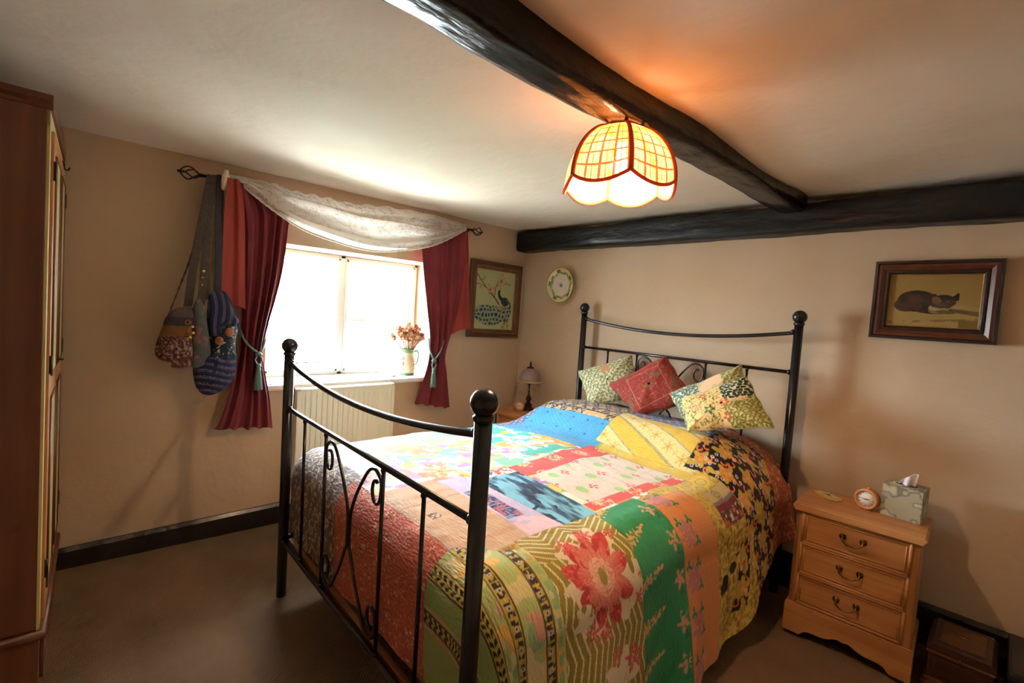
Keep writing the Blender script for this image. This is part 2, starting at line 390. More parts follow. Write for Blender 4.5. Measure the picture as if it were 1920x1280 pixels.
# outside: pale yard, a house opposite and shrubs, all bleached by daylight
MT['ground'] = M('pale_yard', (.74, .72, .68), .9, c2=(.62, .62, .56), nsc=1)
g = MB(); g.b2((-22, -12, -2.9), (-6.0, 14, -2.7)); o = struct('ground', g, MT['ground'])
MT['cottage'] = M('white_render_house', (.85, .85, .83), .8)
MT['blueglass'] = M('house_window_glass', rgb(110, 150, 190), .2)
MT['slate'] = M('house_roof_slate', rgb(150, 150, 155), .7, c2=rgb(130, 130, 138), nsc=3)
hs = thing('cottage', 'white rendered cottage seen bleached through the window', 'house', (-11, 3.0, -2.7))
m = MB(); m.b2((-3, -5.5, 0), (3, 5.5, 4.6)); obj('wall', m, MT['cottage'], hs)
m = MB(); m.prism([(-3.3, 4.5), (3.3, 4.5), (0, 7.0)], -5.8, 5.8, lambda u, v, h: (u, h, v)); obj('roof', m, MT['slate'], hs)
for yy, zz in ((-2.2, 2.3), (.4, 2.3), (3., 2.3), (-2.2, .6), (3., .6)):
    m = MB(); m.b2((3.0, yy-.55, zz), (3.06, yy+.55, zz+1.)); f_ = obj('window', m, MT['frame'], hs)
    m = MB(); m.b2((3.04, yy-.47, zz+.08), (3.07, yy-.03, zz+.92)).b2((3.04, yy+.03, zz+.08), (3.07, yy+.47, zz+.92)); obj('pane', m, MT['blueglass'], f_)
m = MB(); m.b2((3.0, -1.4, 0), (3.06, -.5, 2.0)); obj('door', m, MT['slate'], hs)
MT['leaf'] = M('shrub_leaves', rgb(70, 130, 70), .6, c2=rgb(110, 160, 90), nsc=8)
def shrub(loc, r, n, label, seed):
    random.seed(seed); m = MB()
    for i in range(n):
        d = Vector((random.gauss(0, 1), random.gauss(0, 1), random.gauss(0, 1))).normalized()*r*random.uniform(.4, 1); d.z = abs(d.z)*1.4
        a = Vector((random.gauss(0, 1), random.gauss(0, 1), random.gauss(0, 1))).normalized(); b = a.orthogonal().normalized(); s_ = random.uniform(.05, .11)
        m.add([d-a*s_, d+b*s_*.45, d+a*s_, d-b*s_*.45], [(0, 1, 2, 3)])
    t_ = thing('shrub', label, 'shrub', loc); obj('foliage', m, MT['leaf'], t_)
    m = MB().tube([(0, 0, 0), (.02, 0, r*.8)], [.04, .02], 8); obj('stem', m, MT['pine_dk'], t_)
shrub((-6.6, -.9, -2.7), .75, 900, 'tall green shrub outside, at the left of the window', 1)
shrub((-6.9, 1.2, -2.7), .8, 700, 'low green shrub outside, below the window middle', 2)
# ------------------------------------------------------------------ bed frame
BYAW = -.0286; BX, BY, BW, BL = .7424, -.0838, 1.42, 2.0431
BM = Matrix.Translation((BX, BY, 0)) @ Matrix.Rotation(BYAW, 4, 'Z')
def bedw(x, y, z): return BM @ Vector((x, y, z))
bed = thing('bed_frame', 'black metal double bed frame with ball-topped posts and scrollwork', 'bed', mat4=BM)
def scroll(cx, zt, zb, sgn, y):
    """half of the centre motif: curl at the bar, arch over, sweep to the middle, sweep back to a low curl"""
    def X(a): return cx - sgn*a
    up = [(.195, zt-.052), (.186, zt-.030), (.196, zt-.045)]
    pts = []
    # upper spiral: centre (.190, zt-.060)
    c = (.192, zt-.062)
    for i in range(15):
        a = math.radians(65 + i*23); r = .022 + .0012*i
        pts.append((c[0]+r*math.cos(a)*.9, c[1]+r*math.sin(a)*1.3))
    # pts now end near the bar side; arch up and over
    pts = pts[:13]
    zm = (zt+zb)/2
    pts += [(.226, zt-.03), (.205, zt-.006), (.175, zt+.002), (.14, zt-.012), (.100, zt-.055), (.052, zt-.12), (.018, zt-.185)]
    pts += [(.0085, zm+.05), (.0075, zm), (.010, zm-.05)]
    low = [(.026, zb+.20), (.06, zb+.13), (.105, zb+.06), (.14, zb+.012), (.175, zb-.002), (.205, zb+.006), (.226, zb+.03)]
    pts += low
    c = (.192, zb+.062)
    for i in range(12, -1, -1):
        a = -math.radians(65 + i*23); r = .022 + .0012*i
        pts.append((c[0]+r*math.cos(a)*.9, c[1]+r*math.sin(a)*1.3))
    P = [(X(a), y, z) for a, z in pts]
    # smooth (Catmull-Rom)
    out = []
    for i in range(len(P)-1):
        p0, p1, p2, p3 = [np.array(P[min(max(k, 0), len(P)-1)]) for k in (i-1, i, i+1, i+2)]
        for q in (0, .25, .5, .75):
            out.append(.5*((2*p1)+(-p0+p2)*q+(2*p0-5*p1+4*p2-p3)*q*q+(-p0+3*p1-3*p2+p3)*q**3))
    out.append(np.array(P[-1])); return out
def end_frame(name, y, ztop, zrail, zcl, sag, zlow, parent, scr_t, scr_b):
    e = MB()
    # curved top rail
    pts = []
    for i in range(33):
        t_ = i/32; pts.append((t_*BW, y, zcl - sag*4*t_*(1-t_)))
    top = obj('top_rail', MB().tube(pts, .0105, 12), MT['iron'], parent)
    rail = obj('cross_rail', MB().tube([(0, y, zrail), (BW, y, zrail)], .0095, 12), MT['iron'], parent)
    low = obj('lower_rail', MB().tube([(0, y, zlow), (BW, y, zlow)], .0125, 12), MT['iron'], parent)
    for k in (1, 2, 4, 5):
        m = MB().tube([(BW*k/6, y, zlow), (BW*k/6, y, zrail)], .0065, 10)
        for zz in (zlow+.014, zrail-.012): m.tube([(BW*k/6, y, zz-.008), (BW*k/6, y, zz), (BW*k/6, y, zz+.008)], [.0075, .010, .0075], 10)
        obj('spindle', m, MT['iron'], parent)
    for sg in (1, -1): obj('scroll', MB().tube(scroll(BW/2, scr_t, scr_b, sg, y), .0058, 9), MT['iron'], parent)
    for xx in (0, BW):
        m = MB().tube([(xx, y, -.02), (xx, y, ztop-.035)], .0215, 20)
        p = obj('post', m, MT['iron'], parent)
        m = MB().sphere((xx, y, ztop), .0345, 28); m.lathe([(.0215, -.045), (.026, -.04), (.026, -.032), (.018, -.026)], (xx, y, ztop), 20); obj('finial', m, MT['iron'], p)
        for zz in (zcl, zrail, zlow):
            s_ = 1 if xx == 0 else -1
            obj('rail_collar', MB().tube([(xx+s_*.018, y, zz), (xx+s_*.028, y, zz), (xx+s_*.034, y, zz)], [.016, .0135, .010], 12), MT['iron'], p)
hb = end_frame('head', 0, 1.436, 1.148, 1.357, .062, .46, bed, 1.128, .60)
fb = end_frame('foot', -BL, 1.152, .866, 1.078, .062, .245, bed, .838, .29)
# side rails, slats and centre support
MT['slat'] = wood('bed_slat_wood', rgb(150, 98, 58), rgb(120, 74, 42), 'X')
for xx in (.012, BW-.012):
    obj('side_rail', MB().b2((xx-.012, -BL+.01, .225), (xx+.012, -.01, .275)), MT['iron'], bed, bevel=.004)
for i in range(12):
    yy = -.12-(BL-.2)*i/11
    obj('slat', MB().b2((.02, yy-.035, .278), (BW-.02, yy+.035, .292)), MT['slat'], bed)
obj('foot_board', MB().b2((.03, -BL+.015, .205), (BW-.03, -BL+.035, .262)), MT['slat'], bed, bevel=.003)
# mattress
mat_t = thing('mattress', 'pale mattress lying under the patchwork quilt', 'mattress', mat4=BM)
MT['ticking'] = M('mattress_ticking', rgb(225, 215, 200), .8)
obj('mattress_body', MB().b2((.045, -1.955, .294), (BW-.045, -.04, .60)), MT['ticking'], mat_t, bevel=.04)
# ------------------------------------------------------------------ patchwork quilt
#QGEOM-START
QW, QL = 1.42, 2.0431
def quilt_geom(X, Y):
    """cloth coordinates (bed-local, Y negative towards the foot) -> bed-local position"""
    xi0, xi1, yi = .005, 1.29, -1.885
    rR, rL, rF = .175, .125, .125
    exR = np.maximum(X-xi1, 0); exL = np.maximum(xi0-X, 0); ey = np.maximum(yi-Y, 0)
    ex = exR+exL; e = (ex**3+ey**3)**(1/3.)
    th = np.arctan2(ey, ex+1e-9); sg = np.where(exL > 0, -1., 1.)
    wy = np.sin(th)**2; r = np.where(exL > 0, rL, rR)*(1-wy)+rF*wy
    q = r*PI/2
    arc = np.minimum(e, q)/r
    o = r*np.sin(arc); d = r*(1-np.cos(arc)); ov = np.maximum(e-q, 0)
    corner = np.sin(2*th)**2
    flare = np.where(exL > 0, .10, .16)*(1-wy) - .03*wy + .10*corner*np.where(exL > 0, .3, 1.)
    along = Y*(1-np.sin(th)) + X*np.sin(th)*1.3
    fold = ov*(.075*np.sin(along*11+.6)+.035*np.sin(along*23+2))*np.where(wy > .5, .25, 1)*(ov/(ov+.1))
    fold = np.where(exL > 0, fold*.3, fold)
    o = o + ov*np.sin(flare) + fold; d = d + ov*np.cos(flare)
    # the side drape bellies inwards again near its hem
    o = o - .10*np.clip(ov-.22, 0, 1)*(1-wy)
    x = np.clip(X, xi0, xi1) + sg*o*np.cos(th)
    y = np.maximum(Y, yi) - o*np.sin(th)
    zt = .655 + .012*(fbm(X, Y, 3, 40)-.5) + .006*np.sin(X*7+Y*3)
    bump = sstep(-.66, -.36, Y)*sstep(-.16, .10, X)*sstep(1.52, 1.10, X)
    zt = zt + .135*bump - .03*sstep(-.25, .0, Y)*bump
    zt = zt - .022*sstep(-.95, -.72, Y)*sstep(-.5, -.66, Y)*sstep(.3, .8, X)
    # swell of the duvet
    zt = zt + .02*np.sin(np.clip(X/1.4, 0, 1)*PI)
    z = zt - d
    fl = .012
    sp = np.maximum(fl-z, 0); z = np.maximum(z, fl+.3*np.minimum(sp, .02))
    x = x + sp*.6*np.cos(th)*sg
    return x, y, z
def hem_right(Y):   # how far the cloth reaches on the right (cloth X) for each Y
    return 1.74 + .26*sstep(-.15, -.80, Y) + .0*Y
#QGEOM-END
C_ = srgb
def polar(X, Y, cx, cy): dx, dy = X-cx, Y-cy; return np.hypot(dx, dy), np.arctan2(dy, dx)
def flower(X, Y, cx, cy, r, n=5, rot=0., deep=.35):
    d, t_ = polar(X, Y, cx, cy); return d < r*((1-deep)+deep*np.cos(n*(t_-rot)))
def tile(X, Y, px, py, ox=0, oy=0, brick=True):
    """repeat: local coordinates in each cell and the cell ids"""
    j = np.floor((Y-oy)/py); sh = np.where(np.mod(j, 2) > .5, px/2, 0) if brick else 0
    i = np.floor((X-ox-sh)/px)
    return (X-ox-sh)-(i+.5)*px, (Y-oy)-(j+.5)*py, i, j
def cellr(i, j, k=0): return _h(i.astype(np.int64), j.astype(np.int64), 100+k)
def put(c, m, col): c[m] = col
def leafmask(u, v, L, W_): return (np.abs(v) < W_*np.clip(1-(u/L)**2, 0, 1))&(np.abs(u) < L)
def leafy(X, Y, base, cols, p=.05, dens=1., seed=0, L=.022, W_=.007):
    """willow-like leaves scattered on a ground"""
    c = np.zeros(X.shape+(3,))+base
    for k, col in enumerate(cols):
        u, v, i, j = tile(X+.013*k, Y+.019*k, p*.8, p*.5, seed*.1)
        u = u+(cellr(i, j, k+31)-.5)*p*.32; v = v+(cellr(i, j, k+41)-.5)*p*.2; a = (cellr(i, j, k+seed)-.5)*2.8 + .6*(-1)**k; cu, su = np.cos(a), np.sin(a)
        uu = u*cu+v*su; vv = -u*su+v*cu + 6*(uu**2)
        m = leafmask(uu, vv, L, W_)&(cellr(i, j, k+9+seed) < dens); c[m] = col
    return c
def plain(X, col, n=.04, Y=None, sc=20, seed=0):
    c = np.zeros(X.shape+(3,))+col
    return c*(1-n+2*n*fbm(X, Y, sc, seed))[..., None]

def p_brown(X, Y):      # brown ground, cream leaves and blooms
    c = leafy(X, Y, C_(84, 62, 58), [C_(190, 172, 152), C_(168, 150, 138)], .042, .75, 3, .015, .0045)
    u, v, i, j = tile(X, Y, .085, .06); m = flower(u, v, 0, 0, .022, 3, cellr(i, j)*6, .15); c[m] = C_(206, 182, 120)
    m = flower(u, v, 0, 0, .012, 3, 0, .15); c[m] = C_(178, 150, 92); return c
def p_blue(X, Y):
    c = plain(X, C_(58, 164, 220), .12, Y, 14, 3)
    g = (np.abs(np.mod(X, .0075)/.0075-.5) < .17)|(np.abs(np.mod(Y, .0085)/.0085-.5) < .15); c[g] *= .72
    u, v, i, j = tile(X, Y, .11, .09); c[flower(u, v, 0, 0, .009, 4)] = C_(20, 60, 120); return c
def p_peach(X, Y):
    c = plain(X, C_(240, 160, 104), .1, Y); u, v, i, j = tile(X, Y, .05, .04); c[flower(u, v, 0, 0, .014, 5)] = C_(250, 200, 140); return c
def p_redblue(X, Y):
    c = plain(X, C_(16, 112, 160), .15, Y, 30); u, v, i, j = tile(X, Y, .11, .075, .02, .01)
    c[flower(u, v, 0, 0, .034, 5, cellr(i, j)*6)] = C_(196, 106, 98); c[flower(u, v, 0, 0, .014, 5)] = C_(150, 50, 64)
    u, v, i, j = tile(X+.03, Y+.02, .055, .04); c[np.hypot(u, v*1.6) < .009] = C_(232, 214, 190); c[np.hypot(u-.014, v-.01) < .006] = C_(214, 60, 80)
    return c
def p_yellowstripe(X, Y):
    t_ = X*.40 + Y*.92; k = np.mod(t_, .19)/.19
    c = plain(X, C_(222, 182, 34), .10, Y, 40); cream = (k > .45); c[cream] = C_(226, 206, 132)
    e = np.abs(k-.45) < .035; e2 = (k > .965)|(k < .0); c[(e | e2) & (np.sin((X*.92-Y*.40)*900) > -.3)] = C_(120, 130, 110)
    s_ = (X*.92-Y*.40); u = (np.mod(t_, .19)-.19*.72); v = np.mod(s_, .11)-.055
    c[cream & flower(u, v, 0, 0, .034, 6, .4, .45)] = C_(214, 178, 70); c[cream & flower(u, v, 0, 0, .012, 5)] = C_(190, 150, 50)
    v2 = np.mod(s_+.055, .11)-.055; c[cream & flower(u, v2, 0, 0, .016, 4, 0, .5)] = C_(206, 176, 84)
    return c
def p_yellow(X, Y):
    c = plain(X, C_(214, 178, 48), .1, Y, 25); n = fbm(X, Y, 16, 61); c[n > .56] = C_(206, 190, 96); c[n > .66] = C_(176, 168, 60); return c
def p_yellow2(X, Y):
    c = plain(X, C_(216, 176, 40), .12, Y, 30); u, v, i, j = tile(X, Y, .075, .06)
    c[np.hypot(u, v) < .022] = C_(198, 176, 62); m = (np.abs(np.hypot(u, v)-.024) < .002); c[m] = C_(150, 130, 40); return c
def p_teal(X, Y):       # teal and white with orange blooms
    n = fbm(X, Y, 9, 70); c = plain(X, C_(54, 178, 160), .1, Y); c[n > .60] = C_(170, 226, 200)
    b = fbm(X*1.3, Y, 7.5, 75, 2); c[b > .60] = C_(248, 178, 40); c[b > .69] = C_(244, 140, 36)
    f_ = fbm(X, Y, 22, 79, 2); c[(f_ > .66)] = C_(226, 240, 220); return c
def p_pastel(X, Y):     # pale ground, green, yellow, orange and violet blooms
    c = plain(X, C_(216, 230, 206), .06, Y); n = fbm(X, Y, 10, 80, 3); c[n > .54] = C_(120, 206, 156)
    n = fbm(X*1.2+3, Y, 9, 84, 3); c[n > .60] = C_(246, 204, 70); n = fbm(X+7, Y*1.2, 8, 88, 2); c[n > .64] = C_(238, 126, 70)
    n = fbm(X-4, Y, 11, 92, 2); c[n > .70] = C_(188, 120, 190); n = fbm(X+11, Y, 26, 94, 2); c[n > .70] = C_(250, 246, 236)
    for cx, cy, r_ in ((.60, -1.60, .075), (.30, -1.20, .05), (.35, -1.55, .04), (.1, -1.35, .045)):
        c[flower(X, Y, cx, cy, r_, 5, 1, .3)] = C_(240, 140, 74); c[flower(X, Y, cx, cy, r_*.6, 5, .3, .4)] = C_(246, 176, 90); c[flower(X, Y, cx, cy, r_*.22, 5, .3)] = C_(190, 70, 60)
    return c
def p_purple(X, Y):
    c = plain(X, C_(226, 210, 218), .08, Y, 20); n = fbm(X, Y, 12, 96, 3); c[n > .58] = C_(190, 140, 200); n = fbm(X+5, Y, 13, 99, 3); c[n > .60] = C_(246, 220, 150)
    c[fbm(X+9, Y, 14, 97, 2) > .68] = C_(232, 140, 130); return c
def p_red(X, Y):
    c = plain(X, C_(222, 62, 54), .08, Y, 30); u, v, i, j = tile(X, Y, .15, .20, .66, -1.34, False)
    d, t_ = polar(u, v, 0, 0); n = fbm(X, Y, 60, 110, 2); c[(d < .048)&(fbm(X, Y, 110, 111, 2) > .50)] = C_(232, 190, 136); return c
def p_white(X, Y):
    c = plain(X, C_(226, 212, 196), .05, Y, 40); u, v, i, j = tile(X, Y, .16, .155, .83, -1.30)
    c[((u/.030)**2+(v/.024)**2) < 1] = C_(166, 208, 126)
    u, v, i, j = tile(X, Y, .16, .155, .83+.0, -1.30+.0775)
    for a, b in ((0, .014), (.016, -.004), (-.016, -.004), (.0, -.020)):
        c[np.hypot(u-a, v-b) < .0085] = C_(222, 96, 104)
    c[np.hypot(u, v) < .005] = C_(120, 110, 60)
    n = fbm(X*8, Y, 12, 115, 2); c[n > .66] *= .93; return c
def p_indigo(X, Y):     # blue tie-dye
    n = fbm(X*.8+.25*Y, Y*2.4, 14, 120, 3); c = mixc(C_(24, 62, 104), C_(112, 190, 220), sstep(.34, .62, n)); c[fbm(X, Y*2, 16, 124, 2) > .70] = C_(16, 30, 56); return c
def p_lav(X, Y):
    c = plain(X, C_(196, 182, 222), .08, Y, 30); c[np.mod(X*1+Y*.15, .010) < .003] *= .8; n = fbm(X, Y, 9, 130); c[n > .62] = C_(226, 190, 206); return c
def p_navy(X, Y):
    c = plain(X, C_(44, 48, 104), .2, Y, 60); c[np.mod(X, .022) < .003] = C_(190, 190, 200); n = fbm(X, Y, 55, 133, 2); c[n > .62] = C_(176, 90, 120); c[n < .34] = C_(110, 140, 190); return c
def p_smallfloral(X, Y):
    c = plain(X, C_(226, 214, 196), .05, Y); n = fbm(X, Y, 45, 136, 2); c[n > .58] = C_(214, 80, 80); c[n < .38] = C_(80, 100, 140); return c
def p_tan(X, Y):
    c = plain(X, C_(206, 166, 128), .05, Y, 30); c[(np.mod(Y, .009) < .0028)] *= .86; c[(np.mod(X, .010) < .0025)] *= .93
    st = (np.abs(X-.80) < .012)|(np.abs(X-1.17) < .012); c[st] = C_(196, 150, 112); st = np.abs(X-.86) < .002; c[st] = C_(176, 120, 92)
    c[(np.abs(X-.97) < .02)&(np.abs(Y+1.86) < .022)&(fbm(X, Y, 90, 140, 2) > .5)] = C_(96, 66, 40)
    c[(X < .725)] = C_(222, 150, 110); return c
def p_rust(X, Y):
    c = plain(X, C_(186, 76, 38), .1, Y, 30); n = fbm(X, Y, 95, 143, 2); c[np.abs(n-.5) < .022] = C_(206, 128, 96); c[n > .76] = C_(224, 176, 146); return c
def p_greyfloral(X, Y):
    c = leafy(X, Y, C_(112, 84, 76), [C_(172, 150, 130), C_(190, 172, 150)], .06, .7, 6, .02, .005)
    u, v, i, j = tile(X, Y, .12, .10); c[flower(u, v, 0, 0, .022, 4, 0, .2)] = C_(190, 156, 96); c[flower(u, v, 0, 0, .010, 4, 0, .2)] = C_(120, 84, 60); return c
def p_terra(X, Y):
    c = plain(X, C_(182, 84, 40), .12, Y, 26); n = fbm(X, Y, 80, 147, 2); c[n > .70] = C_(226, 150, 96); c[n < .27] = C_(130, 52, 30); return c
def p_black(X, Y):      # black ground, orange and olive-yellow flowers, small white rings
    c = np.zeros(X.shape+(3,))+C_(24, 16, 18)
    u, v, i, j = tile(X, Y, .125, .115, 1.155, -.57); rr = cellr(i, j)
    c[flower(u, v, -.006, .004, .052, 5, rr*6, .28)] = C_(196, 170, 34); c[flower(u, v, -.004, .004, .036, 5, rr*6+.6, .4)] = C_(240, 112, 32)
    c[flower(u, v, -.004, .004, .016, 5, rr*3, .3)] = C_(222, 178, 44)
    for a, b, r_ in ((.050, .030, .017), (.046, -.038, .015), (-.040, .05, .013)):
        d, t_ = polar(u, v, a, b); c[(np.abs(d-r_) < .004)&(np.mod(t_+rr*6, 6.28) < 4.4)] = C_(238, 110, 34)
    for k in range(7):
        a, b = .045*math.cos(k*.9)+.012*math.sin(k*3), .046*math.sin(k*.9+2.2); d = np.hypot(u-a-.01, v-b); m = np.abs(d-.0065) < .0022
        c[m&(rr > .25)] = C_(226, 200, 200)
    n = fbm(X, Y, 24, 151, 2); c[(n > .70)] = C_(190, 160, 30); return c
def p_olive(X, Y):
    c = plain(X, C_(196, 158, 30), .2, Y, 18); n = fbm(X, Y, 70, 154, 2); c[n > .62] = C_(222, 196, 78); c[n < .36] = C_(150, 118, 22)
    m = (X > 1.62)&(fbm(X*1.2, Y, 13, 157, 2) > .60)&(X < 1.80); c[m] = C_(34, 24, 20); return c
def p_purse(X, Y):
    c = np.zeros(X.shape+(3,))+C_(96, 26, 40); n = fbm(X, Y, 60, 160, 2); c[n > .6] = C_(60, 110, 60); c[n > .68] = C_(206, 190, 170); c[n < .34] = C_(190, 90, 40)
    top = X < 1.392; c[top] = C_(196, 176, 124); d, t_ = polar(X, Y, 1.367, -.655); c[(np.abs(d-.012) < .002)|(np.abs(d-.024) < .0016)] = C_(90, 60, 60)
    b = (X > 1.392)&(X < 1.408); c[b] = C_(130, 116, 120); b = (X > 1.408)&(X < 1.435); c[b] = C_(122, 30, 48); return c
def p_orange(X, Y):
    c = plain(X, C_(226, 140, 66), .07, Y, 16); c[(np.mod(X, .012) < .003)] *= .92; c[(np.mod(Y, .012) < .003)] *= .92
    u, v, i, j = tile(X, Y, .160, .30, 1.23, -1.185, False); c[flower(u, v, 0, 0, .056, 7, .4, .15)&(fbm(X, Y, 120, 165, 2) > .36)] = C_(184, 116, 126)
    for a, b in ((-.045, .04), (.038, .05), (-.05, -.03)): c[flower(u, v, a, b, .022, 3, 1, .4)] = C_(30, 132, 96)
    return c
def p_green(X, Y):
    c = plain(X, C_(34, 146, 92), .12, Y, 12); c[(np.mod(Y, .011) < .003)] *= .9
    u, v, i, j = tile(X, Y, .155, .30, 1.20, -1.44, False)
    for bx_ in (-1.33,):
        pass
    def plume(u, v, s_): return (np.abs(v) < .068)&(np.abs(u+s_*v*.30) < .030*np.clip(1-(v+.068)/.136, 0, 1)**.6*(.75+.35*np.sin(v*260)))&(fbm(X, Y, 110, 168, 2) > .40)
    u, v, i, j = tile(X, Y, .150, 10, 1.31, -1.298-5, False); c[plume(u, v, 1)] = C_(226, 166, 96)
    u, v, i, j = tile(X, Y, .14, 10, 1.25, -1.135-5, False); c[(flower(u, v, 0, 0, .040, 5, 1, .3))&(fbm(X, Y, 110, 170, 2) > .42)] = C_(216, 150, 120); c[flower(u, v, .045, .012, .018, 3, 1, .4)] = C_(30, 110, 84)
    return c
def p_bigflower(X, Y):
    # olive ground with cream chevrons, cream blooms, one big red flower
    c = plain(X, C_(150, 132, 28), .08, Y, 20)
    k = np.mod(X + .55*np.abs(np.mod(Y+1.555, .20)-.10), .024); kk = np.mod(Y + .35*np.abs(np.mod(X, .22)-.11), .030)
    c[(k < .006)&(X < 1.36)] = C_(226, 214, 170); c[(kk < .007)&(X > 1.36)] = C_(226, 214, 170)
    cr = C_(230, 212, 176)
    for cx, cy, r_, n_, ro in ((1.36, -1.50, .085, 5, .2), (1.45, -1.66, .060, 5, 1), (1.53, -1.40, .075, 5, 2), (1.55, -1.66, .05, 5, 0), (1.47, -1.53, .17, 6, .5), (1.37, -1.62, .06, 5, .5), (1.79, -1.50, .10, 5, .3)):
        c[flower(X, Y, cx, cy, r_, n_, ro, .28)] = cr
    for cx, cy, r_, ro in ((1.455, -1.545, .135, .3),):
        d, t_ = polar((X-cx)/1.16, Y-cy, 0, 0); R_ = r_*(1+.55*(noise(np.cos(t_)*2+9, np.sin(t_)*2+9, 1.6, 44)-.5))*(.60+.42*np.abs(np.cos(4.5*(t_-ro)))**.55*(1+.28*np.sin(3*t_+1))); m = d < R_
        c[m] = C_(206, 52, 48); st = m&(np.mod(t_*14+d*8, 1) < .38)&(d > .045)&(fbm(t_*6, d*6, 1.5, 3) > .4); c[st] = C_(232, 130, 110)
        g_ = np.clip(1.15-d/.10+.5*(fbm(t_*9, d*10, 2.0, 5)-.5), 0, 1)*.75; c[m] = mixc(c[m], C_(236, 160, 136), g_[m])
        rim = m&(d > R_*.62)&(fbm(X, Y, 40, 172, 2) > .56); c[rim] = C_(184, 32, 40)
        inn = d < .050; c[inn&(np.mod(t_*12, 1) < .6)] = C_(240, 190, 160); c[((X-cx)/.026)**2+((Y-cy)/.017)**2 < 1] = C_(150, 140, 40)
    for cx, cy, r_ in ((1.33, -1.62, .035), (1.315, -1.50, .030), (1.60, -1.62, .04), (1.62, -1.56, .035), (1.57, -1.385, .028), (1.50, -1.372, .014), (1.75, -1.43, .05), (1.71, -1.52, .032), (1.345, -1.41, .026)):
        m = flower(X, Y, cx, cy, r_, 5, cx*9, .45); c[m] = C_(206, 56, 70)
        c[m&(np.mod(polar(X, Y, cx, cy)[1]*7, 1) < .3)] = C_(236, 150, 140)
    c[((X-1.46)/.03)**2+((Y+1.405)/.012)**2 < 1] = C_(140, 124, 40)
    return c
def p_stripegreen(X, Y):
    base = C_(176, 190, 112); c = plain(X, base, .08, Y, 14); n = fbm(X, Y, 9, 180); c[n > .57] = C_(214, 202, 140); n = fbm(X+4, Y, 14, 184, 2); c[n > .66] = C_(224, 176, 72); c[n < .30] = C_(140, 178, 130)
    n = fbm(X-4, Y+2, 12, 188, 2); c[n > .70] = C_(206, 150, 130)
    def band(y0, w_, kind, xlo=0):
        m = (np.abs(Y-y0) < w_)&(X > xlo); e = np.abs(Y-y0)/w_
        c[m] = C_(190, 168, 62); c[m&(e > .82)] = C_(86, 66, 22); c[m&(e > .70)&(e < .76)] = C_(110, 90, 40)
        if kind == 0:
            s_ = np.mod(X, .05)-.025; mm = m&(e < .62); c[mm&(np.abs(np.abs(s_)-.014) < .008)&(fbm(X, Y, 120, 190, 1) > .35)] = C_(58, 44, 50)
            c[mm&(np.hypot(s_, (Y-y0)) < .007)] = C_(200, 200, 210); c[mm&(np.hypot(s_, (Y-y0)) < .0035)] = C_(60, 44, 60)
        else:
            s_ = np.mod(X + (Y-y0)*1.2*np.sign(np.sin((Y-y0)*300)), .026)/.026; c[m&(e < .66)&(s_ < .55)] = C_(46, 36, 24)
            c[m&(e < .05)] = C_(190, 168, 62)
    band(-1.800, .020, 0); band(-1.915, .022, 0)
    m = (Y < -1.985); c[m] = C_(188, 164, 108); c[m&(fbm(X, Y, 12, 192, 2) > .6)] = C_(198, 140, 100); c[(Y < -2.03)&(Y > -2.10)] = C_(150, 170, 92)
    band(-2.005, .024, 1); band(-2.135, .024, 1); c[(Y < -2.17)] = C_(150, 166, 90)
    m = (Y > -1.775)&(np.mod(X, .05) < .03)&(np.abs(Y+1.762) < .008); c[m] = C_(150, 180, 120)
    return c

